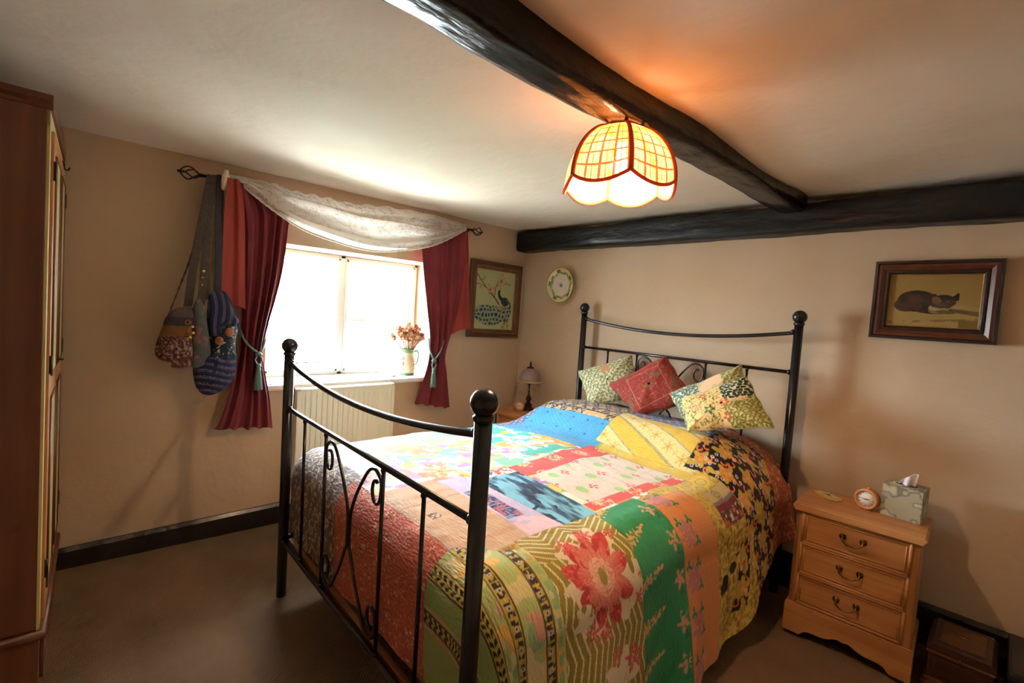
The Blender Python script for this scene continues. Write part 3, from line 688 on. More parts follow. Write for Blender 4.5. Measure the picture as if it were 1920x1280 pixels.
def quilt_paint(X, Y):
    wx = .006*(fbm(X, Y, 8, 30)-.5); wy_ = .006*(fbm(X, Y, 8, 33)-.5); x, y = X+wx, Y+wy_
    c = np.zeros(X.shape+(3,))+C_(190, 160, 60); ind = np.zeros(X.shape, int); k = [0]
    def patch(m, fn):
        k[0] += 1; ind[m] = k[0]; c[m] = fn(X[m], Y[m])
    y7 = y+.012*(x-.7)
    patch(x < 1.27, p_pastel)
    patch((y > -.47)&(x < .66), p_brown); patch((x > .42)&(x < .585)&(y > -.462)&(y < -.425), p_peach)
    patch((y < -.462)&(y > -.80+.10*x)&(x < .70)&(x > .06), p_blue)
    patch((x < .06)&(y > -.80), lambda a, b: p_redblue(a*1.3, b*1.3))
    patch((y < -.80+.10*x)&(y > -1.12)&(x < .66), p_teal)
    patch((x > .66)&(x < 1.2)&(y > -.315), p_redblue)
    patch((x > .64)&(x < 1.27)&(y < -.315)&(y > -.60), p_yellowstripe)
    patch((x > .68)&(x < 1.27)&(y < -.60)&(y > -.66), p_yellow)
    xr = .66+.075*sstep(-.7, -1.35, y)
    patch((x > xr)&(x < xr+.15-.02)&(y < -.66)&(y > -1.36), p_red)
    patch((x > xr+.13)&(x < 1.165)&(y < -.655)&(y > -1.30-.04*(1-x)), p_white)
    patch((x > 1.165)&(x < 1.222)&(y < -.66)&(y > -1.33), p_red)
    patch((x > .72)&(x < .84)&(y < -1.335-.0)&(y > -1.50), p_smallfloral)
    patch((x > .80)&(x < 1.27)&(y < -1.335)&(y > -1.56+.12*(x-.85)), p_indigo)
    patch((x > .70)&(x < 1.27)&(y < -1.56+.12*(x-.85))&(y > -1.70), p_lav)
    patch((x > .86)&(x < 1.12)&(y < -1.595)&(y > -1.665), p_navy)
    patch((x < .68)&(y < -1.70), p_purple)
    patch((x > .68)&(x < 1.27)&(y < -1.68-.02*(1-x)), p_tan)
    patch((y < -1.90)&(x < .56), p_greyfloral); patch((y < -1.935)&(x > .50)&(x < 1.16), p_rust)
    R = x > 1.245
    patch(R&(y > -2.4), p_olive)
    patch((x > 1.222)&(y < -.58)&(y > -1.0)&(x < 1.46), p_yellow2)
    patch(((x > 1.16)&(y > -.575+.06*(x-1.2))), p_black)
    patch((x > 1.60)&(y < -.50)&(y > -.575), p_olive)
    patch((x > 1.60)&(x < 1.86)&(np.abs(y+.60+.30*(x-1.70)) < .045), p_black)
    patch((x > 1.10)&(y > np.interp(x, [1.10, 1.15, 1.22, 1.33, 1.45, 1.56, 1.75, 1.9, 2.2], [-.20, -.16, -.085, -.090, -.19, -.235, -.275, -.30, -.33])), p_terra)
    patch((x > 1.335)&(x < 1.50)&(y < -.565)&(y > -.735), p_purse)
    patch((x > 1.29)&(y < -.83)&(y > -1.12), p_orange); patch((x > 1.255)&(x <= 1.29)&(y < -.98)&(y > -1.12), p_orange)
    patch((x > 1.235)&(y < -1.10)&(y > -1.365), p_green)
    patch((x > 1.235)&(y < -1.365)&(y > -1.745), p_bigflower)
    patch((y < -1.745)&(x > 1.27-.11*sstep(-1.76, -1.95, y)), p_stripegreen)
    patch((X < -.30)|(Y < -2.41), p_rust)
    # seam lines between patches (worn stitching)
    ed = np.zeros(X.shape, bool); ed[:-1] |= ind[:-1] != ind[1:]; ed[:, :-1] |= ind[:, :-1] != ind[:, 1:]
    c[ed] *= .72
    c *= (.93+.14*fbm(X, Y, 5, 200))[..., None]
    gr = c.mean(-1, keepdims=True); c = c*.88+gr*.12+.004
    return c
def quilt_mesh():
    a, b = 680, 720
    s = np.linspace(0, 1, a)[:, None]; Yv = np.linspace(.02, -2.34, b)[None, :]
    Yv = np.repeat(Yv, a, 0); X = -.40 + s*(hem_right(Yv)+.40)
    Yv = .02 + (Yv-.02)*(1+.035*(1-sstep(.15, .95, X)))
    x, y, z = quilt_geom(X, Yv)
    # puckers and soft creases
    z = z + .004*(fbm(X, Yv, 22, 210, 2)-.5) + .006*(fbm(X*1.0, Yv*2.2, 9, 214, 2)-.5)
    return X, Yv, np.stack([x, y, z], -1)
QX, QY, QP = quilt_mesh()
def fabric(name, rough=.8, sheen=.1, kx=120., ky=420., st=.5, dist=.003):
    """woven / stitched cloth whose colours live on the mesh; puckering follows the cloth's own uv"""
    m = M(name, (.5, .5, .5), rough, spec=.25, sheen=sheen, attr=True); nt = m.node_tree; N = nt.nodes; Lk = nt.links
    uvn = N.new('ShaderNodeUVMap'); uvn.uv_map = 'UV'; mp = N.new('ShaderNodeMapping'); mp.inputs['Scale'].default_value = (kx, ky, 1)
    n = N.new('ShaderNodeTexNoise'); n.inputs['Scale'].default_value = 1; n.inputs['Detail'].default_value = 2
    Lk.new(uvn.outputs[0], mp.inputs[0]); Lk.new(mp.outputs[0], n.inputs['Vector'])
    b = N.new('ShaderNodeBump'); b.inputs['Strength'].default_value = st; b.inputs['Distance'].default_value = dist
    Lk.new(n.outputs['Fac'], b.inputs['Height']); Lk.new(b.outputs[0], N['Principled BSDF'].inputs['Normal']); return m
MT['quilt'] = fabric('patchwork_cotton', .78, .12, 45., 130., .8, .0065)
qo = ngrid(QP, 'patchwork_quilt', MT['quilt'], col=quilt_paint(QX, QY), uv=np.stack([QX, QY], -1)); qo.matrix_world = BM
tag(qo, 'large multicoloured patchwork quilt spread over the bed, hanging to the floor', 'quilt')
# ------------------------------------------------------------------ soft-form helpers
def catmull(pts, n=6, closed=False):
    P = [np.array(p, float) for p in pts]; m = len(P); out = []
    rng = range(m) if closed else range(m-1)
    for i in rng:
        if closed: a, b, c, d = P[i-1], P[i], P[(i+1) % m], P[(i+2) % m]
        else: a, b, c, d = P[max(i-1, 0)], P[i], P[i+1], P[min(i+2, m-1)]
        for q in range(n):
            t_ = q/n; out.append(.5*((2*b)+(-a+c)*t_+(2*a-5*b+4*c-d)*t_*t_+(-a+3*b-3*c+d)*t_**3))
    if not closed: out.append(P[-1])
    return np.array(out)
def resample(P, n):
    P = np.asarray(P, float); Q = np.vstack([P, P[:1]]); L = np.r_[0, np.cumsum(np.linalg.norm(np.diff(Q, axis=0), axis=1))]
    t_ = np.linspace(0, L[-1], n+1)[:-1]; return np.stack([np.interp(t_, L, Q[:, k]) for k in range(P.shape[1])], -1)
def puff(name, outline, place, thick, paint=None, mat=None, parent=None, n=160, rings=44, smooth=True, power=2.2, lump=.0, back=1.0, label=None, seed=0, ctr=None):
    """cushion-like closed form: an outline swelling to `thick` at its middle"""
    O = catmull(outline, 8, True) if smooth else np.array(outline, float); O = resample(O, n)
    c0 = O.mean(0) if ctr is None else np.array(ctr)
    s = np.r_[np.linspace(1, 0.03, rings)]; s = 1-(1-s)**1.25
    h = (1-s**power)**.62
    def side(sg):
        S_ = s[:, None, None]; P2 = c0+(O[None]-c0)*S_
        hh = thick*h[:, None]*(1 if sg > 0 else back)*np.ones((1, n))
        hh = hh*(1+lump*(fbm(P2[..., 0], P2[..., 1], 18, seed)-.5)*2)
        return P2, sg*hh
    Pa, Ha = side(1); Pb, Hb = side(-1)
    P2 = np.concatenate([Pa[::-1], Pb[1:]], 0); HH = np.concatenate([Ha[::-1], Hb[1:]], 0)
    P2 = np.concatenate([P2, P2[:, :1]], 1); HH = np.concatenate([HH, HH[:, :1]], 1)
    W_ = place(P2[..., 0], P2[..., 1], HH)
    col = paint(P2[..., 0], P2[..., 1]) if paint else None
    return ngrid(W_, name, mat, parent, col=col, uv=P2, label=label)
def rows_cloth(name, rows, x0, nf, amp, mat, parent=None, nu=150, nv=110, ph=0., tight=None, paint=None, xfn=None, skew=0.):
    """hanging cloth from rows of (left px, right px) laid on the plane x=x0, gathered into nf folds"""
    A = np.array([hit(l[0], l[1], 0, x0)[1:] for l, r in rows]); B = np.array([hit(r[0], r[1], 0, x0)[1:] for l, r in rows])
    k = len(rows); t_ = np.linspace(0, k-1, nv); CA = catmull(A, 24); CB = catmull(B, 24); tt = np.linspace(0, k-1, len(CA))
    a = np.stack([np.interp(t_, tt, CA[:, i]) for i in (0, 1)], -1); b = np.stack([np.interp(t_, tt, CB[:, i]) for i in (0, 1)], -1)
    u = np.linspace(0, 1, nu); U, T_ = np.meshgrid(u, t_/(k-1), indexing='xy')
    yz = a[:, None]*(1-U[..., None])+b[:, None]*U[..., None]
    wdt = np.linalg.norm(b-a, axis=1)[:, None]; W0 = wdt.max()
    am = amp*(.55+.6*(1-wdt/W0))
    fo = np.sin(2*PI*nf*(U+.03*np.sin(4*T_+ph)+.05*np.sin(2*PI*U*1.3+ph)) + ph)
    fo = fo*(.75+.5*noise(U*3+ph, T_*1.5, 2.5, 4)) + .22*np.sin(2*PI*nf*1.9*U+T_*3+ph)
    x = x0 + am*fo + .004*np.sin(9*T_+5*U)
    if xfn is not None: x = x + xfn(U, T_, yz)
    P = np.stack([x, yz[..., 0], yz[..., 1]], -1)
    me_uv = np.stack([U*W0*1.6, yz[..., 1]], -1)
    return P, me_uv
# ------------------------------------------------------------------ radiator
MT['radiator'] = M('radiator_enamel', rgb(222, 218, 200), .35)
rad = thing('radiator', 'white ribbed panel radiator fixed below the window sill', 'radiator', (.03, -1.56, 0))
ry0, ry1, rz0, rz1 = -.318, .318, .27, .84
yy = np.linspace(ry0+.02, ry1-.02, 360); zz = np.array([rz0+.012, rz0+.03, rz0+.05, rz1-.05, rz1-.03, rz1-.012])
Yg, Zg = np.meshgrid(yy, zz, indexing='ij')
prof = np.clip(.5+1.4*np.sin((yy-ry0)/.0333*2*PI), 0, 1)
dep = np.where((zz > rz0+.02)&(zz < rz1-.02), 1, 0)*np.where((zz > rz0+.04)&(zz < rz1-.04), 1, .4)
Xg = .064 + prof[:, None]*-.007*dep[None]
ngrid(np.stack([Xg, Yg, Zg], -1), 'ribbed_panel', MT['radiator'], rad)
m = MB(); m.b2((.012, ry0, rz0), (.0575, ry0+.012, rz1)).b2((.012, ry1-.012, rz0), (.0575, ry1, rz1)); m.b2((.0555, ry0, rz0), (.066, ry0+.021, rz1)).b2((.0555, ry1-.021, rz0), (.066, ry1, rz1)).b2((.0555, ry0, rz1-.013), (.066, ry1, rz1)).b2((.0555, ry0, rz0), (.066, ry1, rz0+.013))
obj('side_panel', m, MT['radiator'], rad, bevel=.003)
m = MB()
m.b2((.010, ry0+.002, rz1-.001), (.060, ry1-.002, rz1+.004))
obj('top_grille', m, MT['radiator'], rad, bevel=.002)
obj('back_panel', MB().b2((-.012, ry0+.015, rz0+.02), (.002, ry1-.015, rz1-.02)), MT['radiator'], rad)
for s_ in (ry0+.012, ry1-.012):
    obj('pipe', MB().tube([(.02, s_, rz0+.04), (.02, s_+(.03 if s_ > 0 else -.03), rz0+.04), (.02, s_+(.03 if s_ > 0 else -.03), -.0)], .008, 10), MT['radiator'], rad)
obj('valve', MB().lathe([(0, 0), (.016, 0), (.018, .02), (.015, .045), (0, .05)], (.02, ry1+.018, rz0+.045), 14), MT['white_gloss'], rad)

# ------------------------------------------------------------------ curtain rod
rod = thing('curtain_rod', 'black iron curtain rod with open wirework ends above the window', 'curtain rod', (.085, -1.5, 1.955))
A0 = Vector((0, -.87, -.008)); A1 = Vector((0, .84, .003))
obj('rod', MB().tube([A0, A1], .008, 12), MT['iron'], rod)
def finial(y, z, sg):
    f_ = obj('finial', MB().tube([(0, y, z), (0, y+sg*.012, z)], .010, 12), MT['iron'], rod)
    for k in range(4):
        a0 = k*PI/2; pts = []
        for i in range(15):
            q = i/14; r_ = .032*math.sin(PI*q)**.8; a = a0+q*1.9
            pts.append((r_*math.cos(a), y+sg*(.012+q*.085), z+r_*math.sin(a)))
        obj('twisted_wire', MB().tube(pts, .0034, 7), MT['iron'], f_)
    obj('tip', MB().sphere((0, y+sg*.101, z), .006, 10), MT['iron'], f_)
finial(A0.y, A0.z, -1); finial(A1.y, A1.z, 1)
for y in (A0.y+.13, A1.y-.03):
    obj('bracket', MB().tube([(-.085, y, -.03), (-.05, y, -.03), (-.01, y, -.012), (0, y, -.006)], .006, 8), MT['iron'], rod)
# ------------------------------------------------------------------ velvet curtains
MT['velvet'] = M('dark_red_velvet', rgb(120, 42, 48), .75, spec=.2, c2=rgb(104, 36, 44), nsc=9, sheen=.12, bump=.25, bsc=300, bdist=.001)
MT['terracotta'] = M('terracotta_voile', rgb(150, 62, 52), .7, spec=.2, c2=rgb(138, 54, 48), nsc=3, bump=.15, bsc=400, bdist=.001)
MT['tassel'] = M('grey_green_silk', rgb(96, 124, 116), .5, c2=rgb(76, 104, 98), nsc=60, sheen=.3)
def curtain(name, label, rows, x0, nf, amp, mat, ph, group, x_extra=None, hemw=.006):
    P, uv = rows_cloth(name, rows, x0, nf, amp, mat, ph=ph, xfn=x_extra)
    T_ = np.linspace(0, 1, P.shape[0])[:, None]; U = np.linspace(0, 1, P.shape[1])[None]
    P[..., 2] += hemw*np.sin(2*PI*nf*U+ph+.7)*sstep(.8, 1, T_)
    o = ngrid(P, name, mat, uv=uv, solid=.002); tag(o, label, 'curtain', group); return o
LV = [((436, 338), (500, 350)), ((444, 390), (541, 395)), ((450, 430), (540, 430)), ((452, 500), (531, 500)), ((452, 560), (517, 560)), ((450, 610), (503, 610)), ((448, 655), (493, 655)),
      ((440, 690), (497, 690)), ((428, 740), (506, 740)), ((411, 790), (511, 790)), ((401, 806), (512, 801))]
curtain('velvet_curtain', 'long dark red velvet curtain on the left of the window, tied with a tassel', LV, .085, 4.6, .024, MT['velvet'], .4, 'velvet curtains at the window')
RV = [((790, 420), (876, 425)), ((791, 465), (874, 465)), ((795, 520), (869, 520)), ((801, 580), (860, 580)), ((806, 630), (847, 630)), ((804, 668), (838, 668)), ((796, 700), (840, 700)), ((784, 735), (842, 740)), ((777, 757), (843, 765))]
curtain('velvet_curtain', 'dark red velvet curtain on the right of the window, tied back beside the jug', RV, .085, 3.8, .021, MT['velvet'], 2.0, 'velvet curtains at the window')
LT = [((426, 333), (450, 337)), ((422, 365), (456, 368)), ((419, 410), (459, 410)), ((416, 480), (460, 480)), ((414, 540), (460, 542)), ((413, 570), (460, 578))]
curtain('terracotta_scarf', 'plain terracotta cloth tail hanging over the left red curtain behind the bags', LT, .128, 1.4, .012, MT['terracotta'], 1.0, 'terracotta cloth tails at the window')
RT = [((866, 436), (879, 438)), ((860, 470), (879, 472)), ((852, 520), (880, 522)), ((845, 580), (881, 580)), ((840, 628), (882, 614))]
curtain('terracotta_scarf', 'plain terracotta cloth tail behind the right red curtain, touching the peacock picture', RT, .045, 1.3, .008, MT['terracotta'], 2.5, 'terracotta cloth tails at the window')
def tieback(label, knot, ends, x, drop):
    K = hit(knot[0], knot[1], 0, x+.012); a = [hit(*p, 0, q) for p, q in ends]
    t_ = thing('tassel_tieback', label, 'tieback', tuple(K), 0, 'curtain tiebacks')
    K = np.array(K)
    pts = catmull([a[0]-K, a[1]-K, (0, 0, .004)], 8); obj('cord', MB().tube(pts, .0062, 8), MT['tassel'], t_)
    pts = catmull([a[3]-K, a[2]-K, (0, 0, .004)], 8); obj('cord', MB().tube(pts, .0062, 8), MT['tassel'], t_)
    m = MB().sphere((0, 0, 0), .017, 16, (.9, 1.1, .8)); obj('knot', m, MT['tassel'], t_)
    for s_ in (-1, 1): obj('loop', MB().tube(catmull([(0, s_*.008, -.01), (.002, s_*.018, -.03), (.002, s_*.006, -.055)], 6), .004, 7), MT['tassel'], t_)
    sk = obj('tassel_head', MB().lathe([(0, 0), (.012, -.004), (.014, -.016), (.010, -.024), (.0135, -.03), (.0125, -.042)], (.002, 0, -.05), 16), MT['tassel'], t_)
    m = MB().lathe([(.0125, 0), (.017, -.03), (.0205, -.07), (.023, -drop), (.0, -drop+.004)], (.002, 0, -.092), 40, wob=lambda r, z, a: (r*(1+.10*math.sin(a*12)), z+.003*math.sin(a*7)))
    obj('fringe', m, MT['tassel'], sk); return t_
tieback('grey-green rope tieback with tassel around the left red curtain', (485, 664), [((444, 602), .10), ((460, 640), .125), ((492, 655), .115), ((498, 636), .06)], .115, .10)
tieback('grey-green rope tieback with tassel around the right red curtain', (814, 676), [((804, 634), .10), ((806, 655), .125), ((826, 658), .115), ((836, 622), .05)], .113, .095)
# ------------------------------------------------------------------ lace swag
def lace_mat():
    m = M('cream_lace', rgb(232, 226, 216), .8, spec=.1); nt = m.node_tree; N = nt.nodes; Lk = nt.links; p = N['Principled BSDF']
    uvn = N.new('ShaderNodeUVMap'); uvn.uv_map = 'UV'
    v = N.new('ShaderNodeTexVoronoi'); v.feature = 'DISTANCE_TO_EDGE'; v.inputs['Scale'].default_value = 130; Lk.new(uvn.outputs[0], v.inputs['Vector'])
    r = N.new('ShaderNodeMath'); r.operation = 'LESS_THAN'; r.inputs[1].default_value = .16; Lk.new(v.outputs['Distance'], r.inputs[0])
    n = N.new('ShaderNodeTexNoise'); n.inputs['Scale'].default_value = 17; n.inputs['Detail'].default_value = 3; n.inputs['Distortion'].default_value = 1.5; Lk.new(uvn.outputs[0], n.inputs['Vector'])
    r2 = N.new('ShaderNodeValToRGB'); r2.color_ramp.elements[0].position = .45; r2.color_ramp.elements[1].position = .50; Lk.new(n.outputs['Fac'], r2.inputs[0])
    mx = N.new('ShaderNodeMath'); mx.operation = 'MAXIMUM'; Lk.new(r.outputs[0], mx.inputs[0]); Lk.new(r2.outputs[0], mx.inputs[1])
    mr = N.new('ShaderNodeMapRange'); mr.inputs[3].default_value = .25; mr.inputs[4].default_value = .90; Lk.new(mx.outputs[0], mr.inputs[0])
    Lk.new(mr.outputs[0], p.inputs['Alpha'])
    o = N['Material Output']; tr = N.new('ShaderNodeBsdfTranslucent'); tr.inputs[0].default_value = (*rgb(240, 236, 230), 1); tp = N.new('ShaderNodeBsdfTransparent')
    ms = N.new('ShaderNodeMixShader'); ms.inputs[0].default_value = .5; Lk.new(p.outputs[0], ms.inputs[1]); Lk.new(tr.outputs[0], ms.inputs[2])
    p.inputs['Alpha'].default_value = 1; nt.links.remove([l for l in nt.links if l.to_socket == p.inputs['Alpha']][0])
    m2 = N.new('ShaderNodeMixShader'); Lk.new(mr.outputs[0], m2.inputs[0]); Lk.new(tp.outputs[0], m2.inputs[1]); Lk.new(ms.outputs[0], m2.inputs[2]); Lk.new(m2.outputs[0], o.inputs[0])
    return m
MT['lace'] = lace_mat()
top = [(428, 326), (480, 336), (526, 348), (543, 356), (596, 367), (660, 381), (730, 388), (817, 403), (877, 421)]
bot = [(432, 334), (452, 343), (478, 368), (543, 417), (605, 446), (695, 470), (765, 468), (820, 458), (877, 430)]
TP = catmull([hit(*p, 0, .11)[1:] for p in top], 20); BP = catmull([hit(*p, 0, .11)[1:] for p in bot], 20)
na = len(TP); nb = 90; U, Vv = np.meshgrid(np.linspace(0, 1, na), np.linspace(0, 1, nb), indexing='ij')
yz = TP[:, None]*(1-Vv[..., None])+BP[:, None]*Vv[..., None]
wd = np.sin(PI*U)**.7
folds = (np.abs(np.sin(Vv*5.2+1.6*np.sin(PI*U*1.1)+.4))**.7-.5)*.034*sstep(.1, .3, Vv)*wd + .008*np.sin(Vv*24+U*5)*(1-wd*.75)
X_ = .098 + wd*(.055*np.sin(PI*Vv**.9)+.012) + folds
X_ += .006*np.sin(U*120)*sstep(.12, 0, Vv)
yz[..., 1] += .006*np.sin(U*95)*sstep(.1, 0, Vv)*wd
lace = thing('lace_swag', 'cream lace swag draped across the top of the window', 'lace swag', (.1, -1.5, 1.95))
O3 = np.array([.1, -1.5, 1.95])
ngrid(np.stack([X_, yz[..., 0], yz[..., 1]], -1)-O3, 'lace_cloth', MT['lace'], lace, uv=np.stack([U*1.9, Vv*.45], -1))
MT['lace_solid'] = M('lace_edging', rgb(222, 212, 196), .8, bump=.5, bsc=250)
edge = np.stack([X_[:, -1], yz[:, -1, 0], yz[:, -1, 1]], -1)-O3
obj('lace_edging', MB().tube([tuple(p+np.array([0, 0, .0015*math.sin(i*2.1)])) for i, p in enumerate(edge)], .0045, 7), MT['lace_solid'], lace)
ngrid(np.stack([X_[:, 66:74]*0+X_[:, 66:74]+.004, yz[:, 66:74, 0], yz[:, 66:74, 1]], -1)-O3, 'lace_band', MT['lace_solid'], lace)
k1 = hit(424, 338, 0, .11)-O3
obj('gathered_end', MB().tube(catmull([k1+(0, 0, .045), k1+(.012, -.004, .02), k1+(.010, -.008, -.03), k1+(0, -.006, -.045)], 6), [.012]*6+[.018]*6+[.017]*6+[.010], 12), MT['lace_solid'], lace)

# ------------------------------------------------------------------ bags hung from the rod end
def yz_place(x0):
    return lambda a, b, h: np.stack([x0+h, a, b], -1)
def pxo(pts, x): return [tuple(hit(*p, 0, x)[1:]) for p in pts]
def strap(pts, w_, th, mat, parent, name='strap', n=8):
    """flat strap through (px,py,x) points"""
    P = catmull([hit(a, b, 0, x) for a, b, x in pts], 10); W_ = np.array([0, 1, 0])*w_/2
    V = np.stack([P-W_+[th, 0, 0], P+W_+[th, 0, 0], P+W_-[th, 0, 0], P-W_-[th, 0, 0], P-W_+[th, 0, 0]], 1)
    m = MB(); m.grid(V)
    o = obj(name, m, mat, parent); return o
MT['bagcloth'] = fabric('bag_cloth', .85, .1, 300, 300, .4, .001)
MT['cord_dk'] = M('dark_braided_cord', rgb(44, 36, 38), .8, c2=rgb(86, 60, 52), nsc=120)
MT['strap_navy'] = M('navy_woven_strap', rgb(42, 42, 54), .85, c2=rgb(56, 52, 60), nsc=70)
MT['strap_olive'] = M('tapestry_strap', rgb(88, 74, 46), .85, c2=rgb(62, 50, 42), nsc=50)
MT['strap_grey'] = M('grey_woven_strap', rgb(52, 42, 38), .85, c2=rgb(76, 58, 46), nsc=60)
MT['bead'] = M('yellow_bead', rgb(226, 186, 60), .3); MT['bead_r'] = M('red_bead', rgb(170, 40, 50), .3)
def paint_paisley(y, z):
    c = plain(y, C_(92, 52, 50), .15, z, 40); n = fbm(y, z, 130, 301, 2); c[n > .62] = C_(142, 122, 112); c[n < .34] = C_(52, 34, 40)
    zt = np.array(hit(325, 606, 0, .15))[2]; c[(z > zt-.055)&(z < zt-.006)] = C_(112, 72, 38); c[z >= zt-.006] = C_(58, 56, 68); c[(z > zt+.035)] = C_(84, 70, 74)
    return c
def paint_grey(y, z):
    c = plain(y, C_(78, 82, 84), .12, z, 40); n = fbm(y, z, 55, 305, 2); c[n > .66] = C_(130, 84, 88); return c
SB = None
def paint_stripe(y, z):
    q = z + .12*(y-y.mean()) + .008*np.sin(y*30); k = np.mod(q, .034)/.034
    c = plain(y, C_(28, 42, 80), .15, z, 60); c[(k > .40)&(k < .52)] = C_(132, 84, 70); c[(k > .62)&(k < .70)] = C_(96, 106, 134); c[(k > .86)] = C_(24, 28, 48)
    z0 = np.array(hit(400, 668, 0, .17))[2]; z1 = np.array(hit(400, 590, 0, .17))[2]
    m = (z > z0)&(z < z1); c[m] = C_(26, 38, 58); n = fbm(y, z, 80, 309, 2); c[m&(n > .70)] = C_(160, 150, 120); c[m&(n < .24)] = C_(70, 84, 66)
    return c
bgb = thing('striped_rucksack', 'blue striped woven rucksack hanging lowest in front of the red curtain', 'bag', tuple(hit(405, 640, 0, .15)))
bl_ = np.array(bgb.location)
def local(fn, o): return lambda a, b, h: fn(a, b, h)-o
puff('pouch', pxo([(392, 556), (402, 546), (416, 545), (428, 560), (436, 590), (446, 612), (441, 640), (443, 680), (437, 712), (410, 736), (384, 740), (368, 726), (362, 700), (364, 686), (382, 668), (390, 630), (388, 590)], .165), local(yz_place(.165), bl_), .058, paint_stripe, MT['bagcloth'], bgb, lump=.35, seed=3)
o = strap([(414, 328, .105), (411, 400, .125), (410, 480, .14), (407, 552, .17)], .032, .002, MT['strap_navy'], bgb); o.location = -Vector(bl_)
o = strap([(424, 552, .19), (438, 580, .20), (446, 604, .185), (452, 632, .15)], .014, .003, MT['strap_navy'], bgb, 'side_strap'); o.location = -Vector(bl_)
puff('flap', pxo([(392, 552), (420, 546), (430, 566), (440, 590), (447, 602), (436, 612), (424, 600), (418, 626), (396, 628), (390, 590)], .20), local(yz_place(.205), bl_), .024, lambda y, z: paint_stripe(z*.8+1.2, y), MT['bagcloth'], bgb, lump=.2, seed=8)
MT['copper'] = M('orange_embroidered_disc', rgb(112, 50, 28), .5, c2=rgb(160, 96, 52), nsc=60, bump=.6, bsc=120)
for (a, b, r_) in ((430, 623, .021), (411, 639, .019)):
    p = hit(a, b, 0, .232)-bl_; obj('round_badge', MB().sphere(tuple(p), r_, 16, (.4, 1, 1.15)), MT['copper'], bgb)
bgg = thing('grey_cloth_bag', 'grey patterned shoulder bag hanging between the brown bag and the striped rucksack', 'bag', tuple(hit(375, 620, 0, .19)))
gl = np.array(bgg.location)
puff('bag_body', pxo([(362, 574), (372, 560), (380, 570), (388, 610), (396, 660), (394, 676), (378, 686), (360, 688), (356, 660), (358, 610)], .20), local(yz_place(.205), gl), .030, paint_grey, MT['bagcloth'], bgg, lump=.25, seed=13)
o = strap([(398, 328, .11), (390, 400, .14), (384, 500, .17), (376, 572, .20)], .034, .002, MT['strap_grey'], bgg); o.location = -Vector(gl)
o = strap([(404, 328, .10), (397, 400, .13), (391, 470, .15), (388, 560, .18)], .022, .002, MT['strap_olive'], bgg); o.location = -Vector(gl)
for i, (a, b) in enumerate(((382, 508), (380, 520), (379, 534))):
    p = hit(a, b, 0, .20)-gl; obj('bead', MB().sphere(tuple(p), .006 if i == 0 else .004, 10), MT['bead'], bgg)
bgp = thing('brown_paisley_bag', 'small brown patterned bag with a tan band, leftmost of the hanging bags', 'bag', tuple(hit(330, 640, 0, .18)))
pl_ = np.array(bgp.location)
puff('bag_body', pxo([(304, 612), (309, 596), (325, 580), (345, 574), (362, 578), (368, 592), (362, 610), (364, 640), (362, 680), (345, 689), (322, 689), (320, 680), (300, 674), (290, 662), (293, 640)], .19), local(yz_place(.195), pl_), .045, paint_paisley, MT['bagcloth'], bgp, lump=.3, seed=17)
pts = [hit(a, b, 0, x)-pl_ for a, b, x in ((392, 328, .10), (378, 400, .13), (358, 480, .155), (336, 540, .17), (312, 600, .20))]
obj('beaded_cord', MB().tube(catmull(pts, 12), [.0035+.0018*(i % 3 == 0) for i in range(49)], 7), MT['cord_dk'], bgp)
o = strap([(396, 328, .12), (382, 400, .15), (366, 480, .165), (352, 574, .185)], .036, .002, MT['strap_grey'], bgp); o.location = -Vector(pl_)
for i, (a, b) in enumerate(((356, 604), (361, 612), (362, 624), (357, 632))):
    p = hit(a, b, 0, .245)-pl_; obj('bead', MB().sphere(tuple(p), .007, 10), MT['bead_r'] if i == 0 else MT['bead'], bgp)
p = hit(352, 604, 0, .245)-pl_
obj('ring', MB().tube([(p[0], p[1]+.010*math.cos(a*PI/8), p[2]+.010*math.sin(a*PI/8)) for a in range(16)], .0014, 6, closed=True), MT['gold'], bgp)

# ------------------------------------------------------------------ jug of dried flowers on the sill
jx, jy = -.105, -1.04
jug = thing('flower_jug', 'cream and green floral jug of dried flowers on the right of the sill', 'jug', (jx, jy, WZ0))
MT['jug'] = M('glazed_jug', (.7, .7, .6), .15, attr=True, coat=.4)
def jug_paint(A, Z):
    c = np.zeros(A.shape+(3,))+C_(214, 208, 172); c[Z < .018] = C_(70, 120, 78); c[Z > .165] = C_(96, 140, 96)
    n = fbm(A*.05+3, Z, 60, 320, 2); m = (np.abs(Z-.085) < .045)&(np.abs(np.mod(A+.3, 2.1)-1.05) < .45); c[m&(n > .52)] = C_(170, 74, 60); c[m&(n < .36)] = C_(90, 120, 60); c[m&(n > .68)] = C_(60, 50, 40)
    return c
prof = catmull([(.050, 0), (.057, .012), (.060, .06), (.056, .11), (.046, .145), (.050, .175), (.056, .19)], 8); aa = np.linspace(0, 2*PI, 49)
Aj, Kj = np.meshgrid(aa, np.arange(len(prof)), indexing='ij'); r_ = prof[:, 0][Kj]; z_ = prof[:, 1][Kj]
r_ = r_ + .012*sstep(.165, .185, z_)*np.clip(np.cos(Aj+PI/2), 0, 1)**6
ngrid(np.stack([r_*np.cos(Aj), r_*np.sin(Aj), z_], -1), 'jug_body', MT['jug'], jug, col=jug_paint(Aj, z_), solid=.003)
obj('base', MB().lathe([(0, .001), (.050, .001), (.048, .004), (0, .004)], (0, 0, 0), 32), MT['jug'], jug)
MT['jug_green'] = M('green_glaze', rgb(86, 132, 92), .2)
obj('handle', MB().tube(catmull([(0, .048, .165), (.0, .082, .172), (.0, .096, .14), (.0, .084, .09), (0, .056, .055)], 8), .0055, 10), MT['jug_green'], jug)
MT['stem'] = M('dried_stem', rgb(150, 120, 84), .8); random.seed(5)
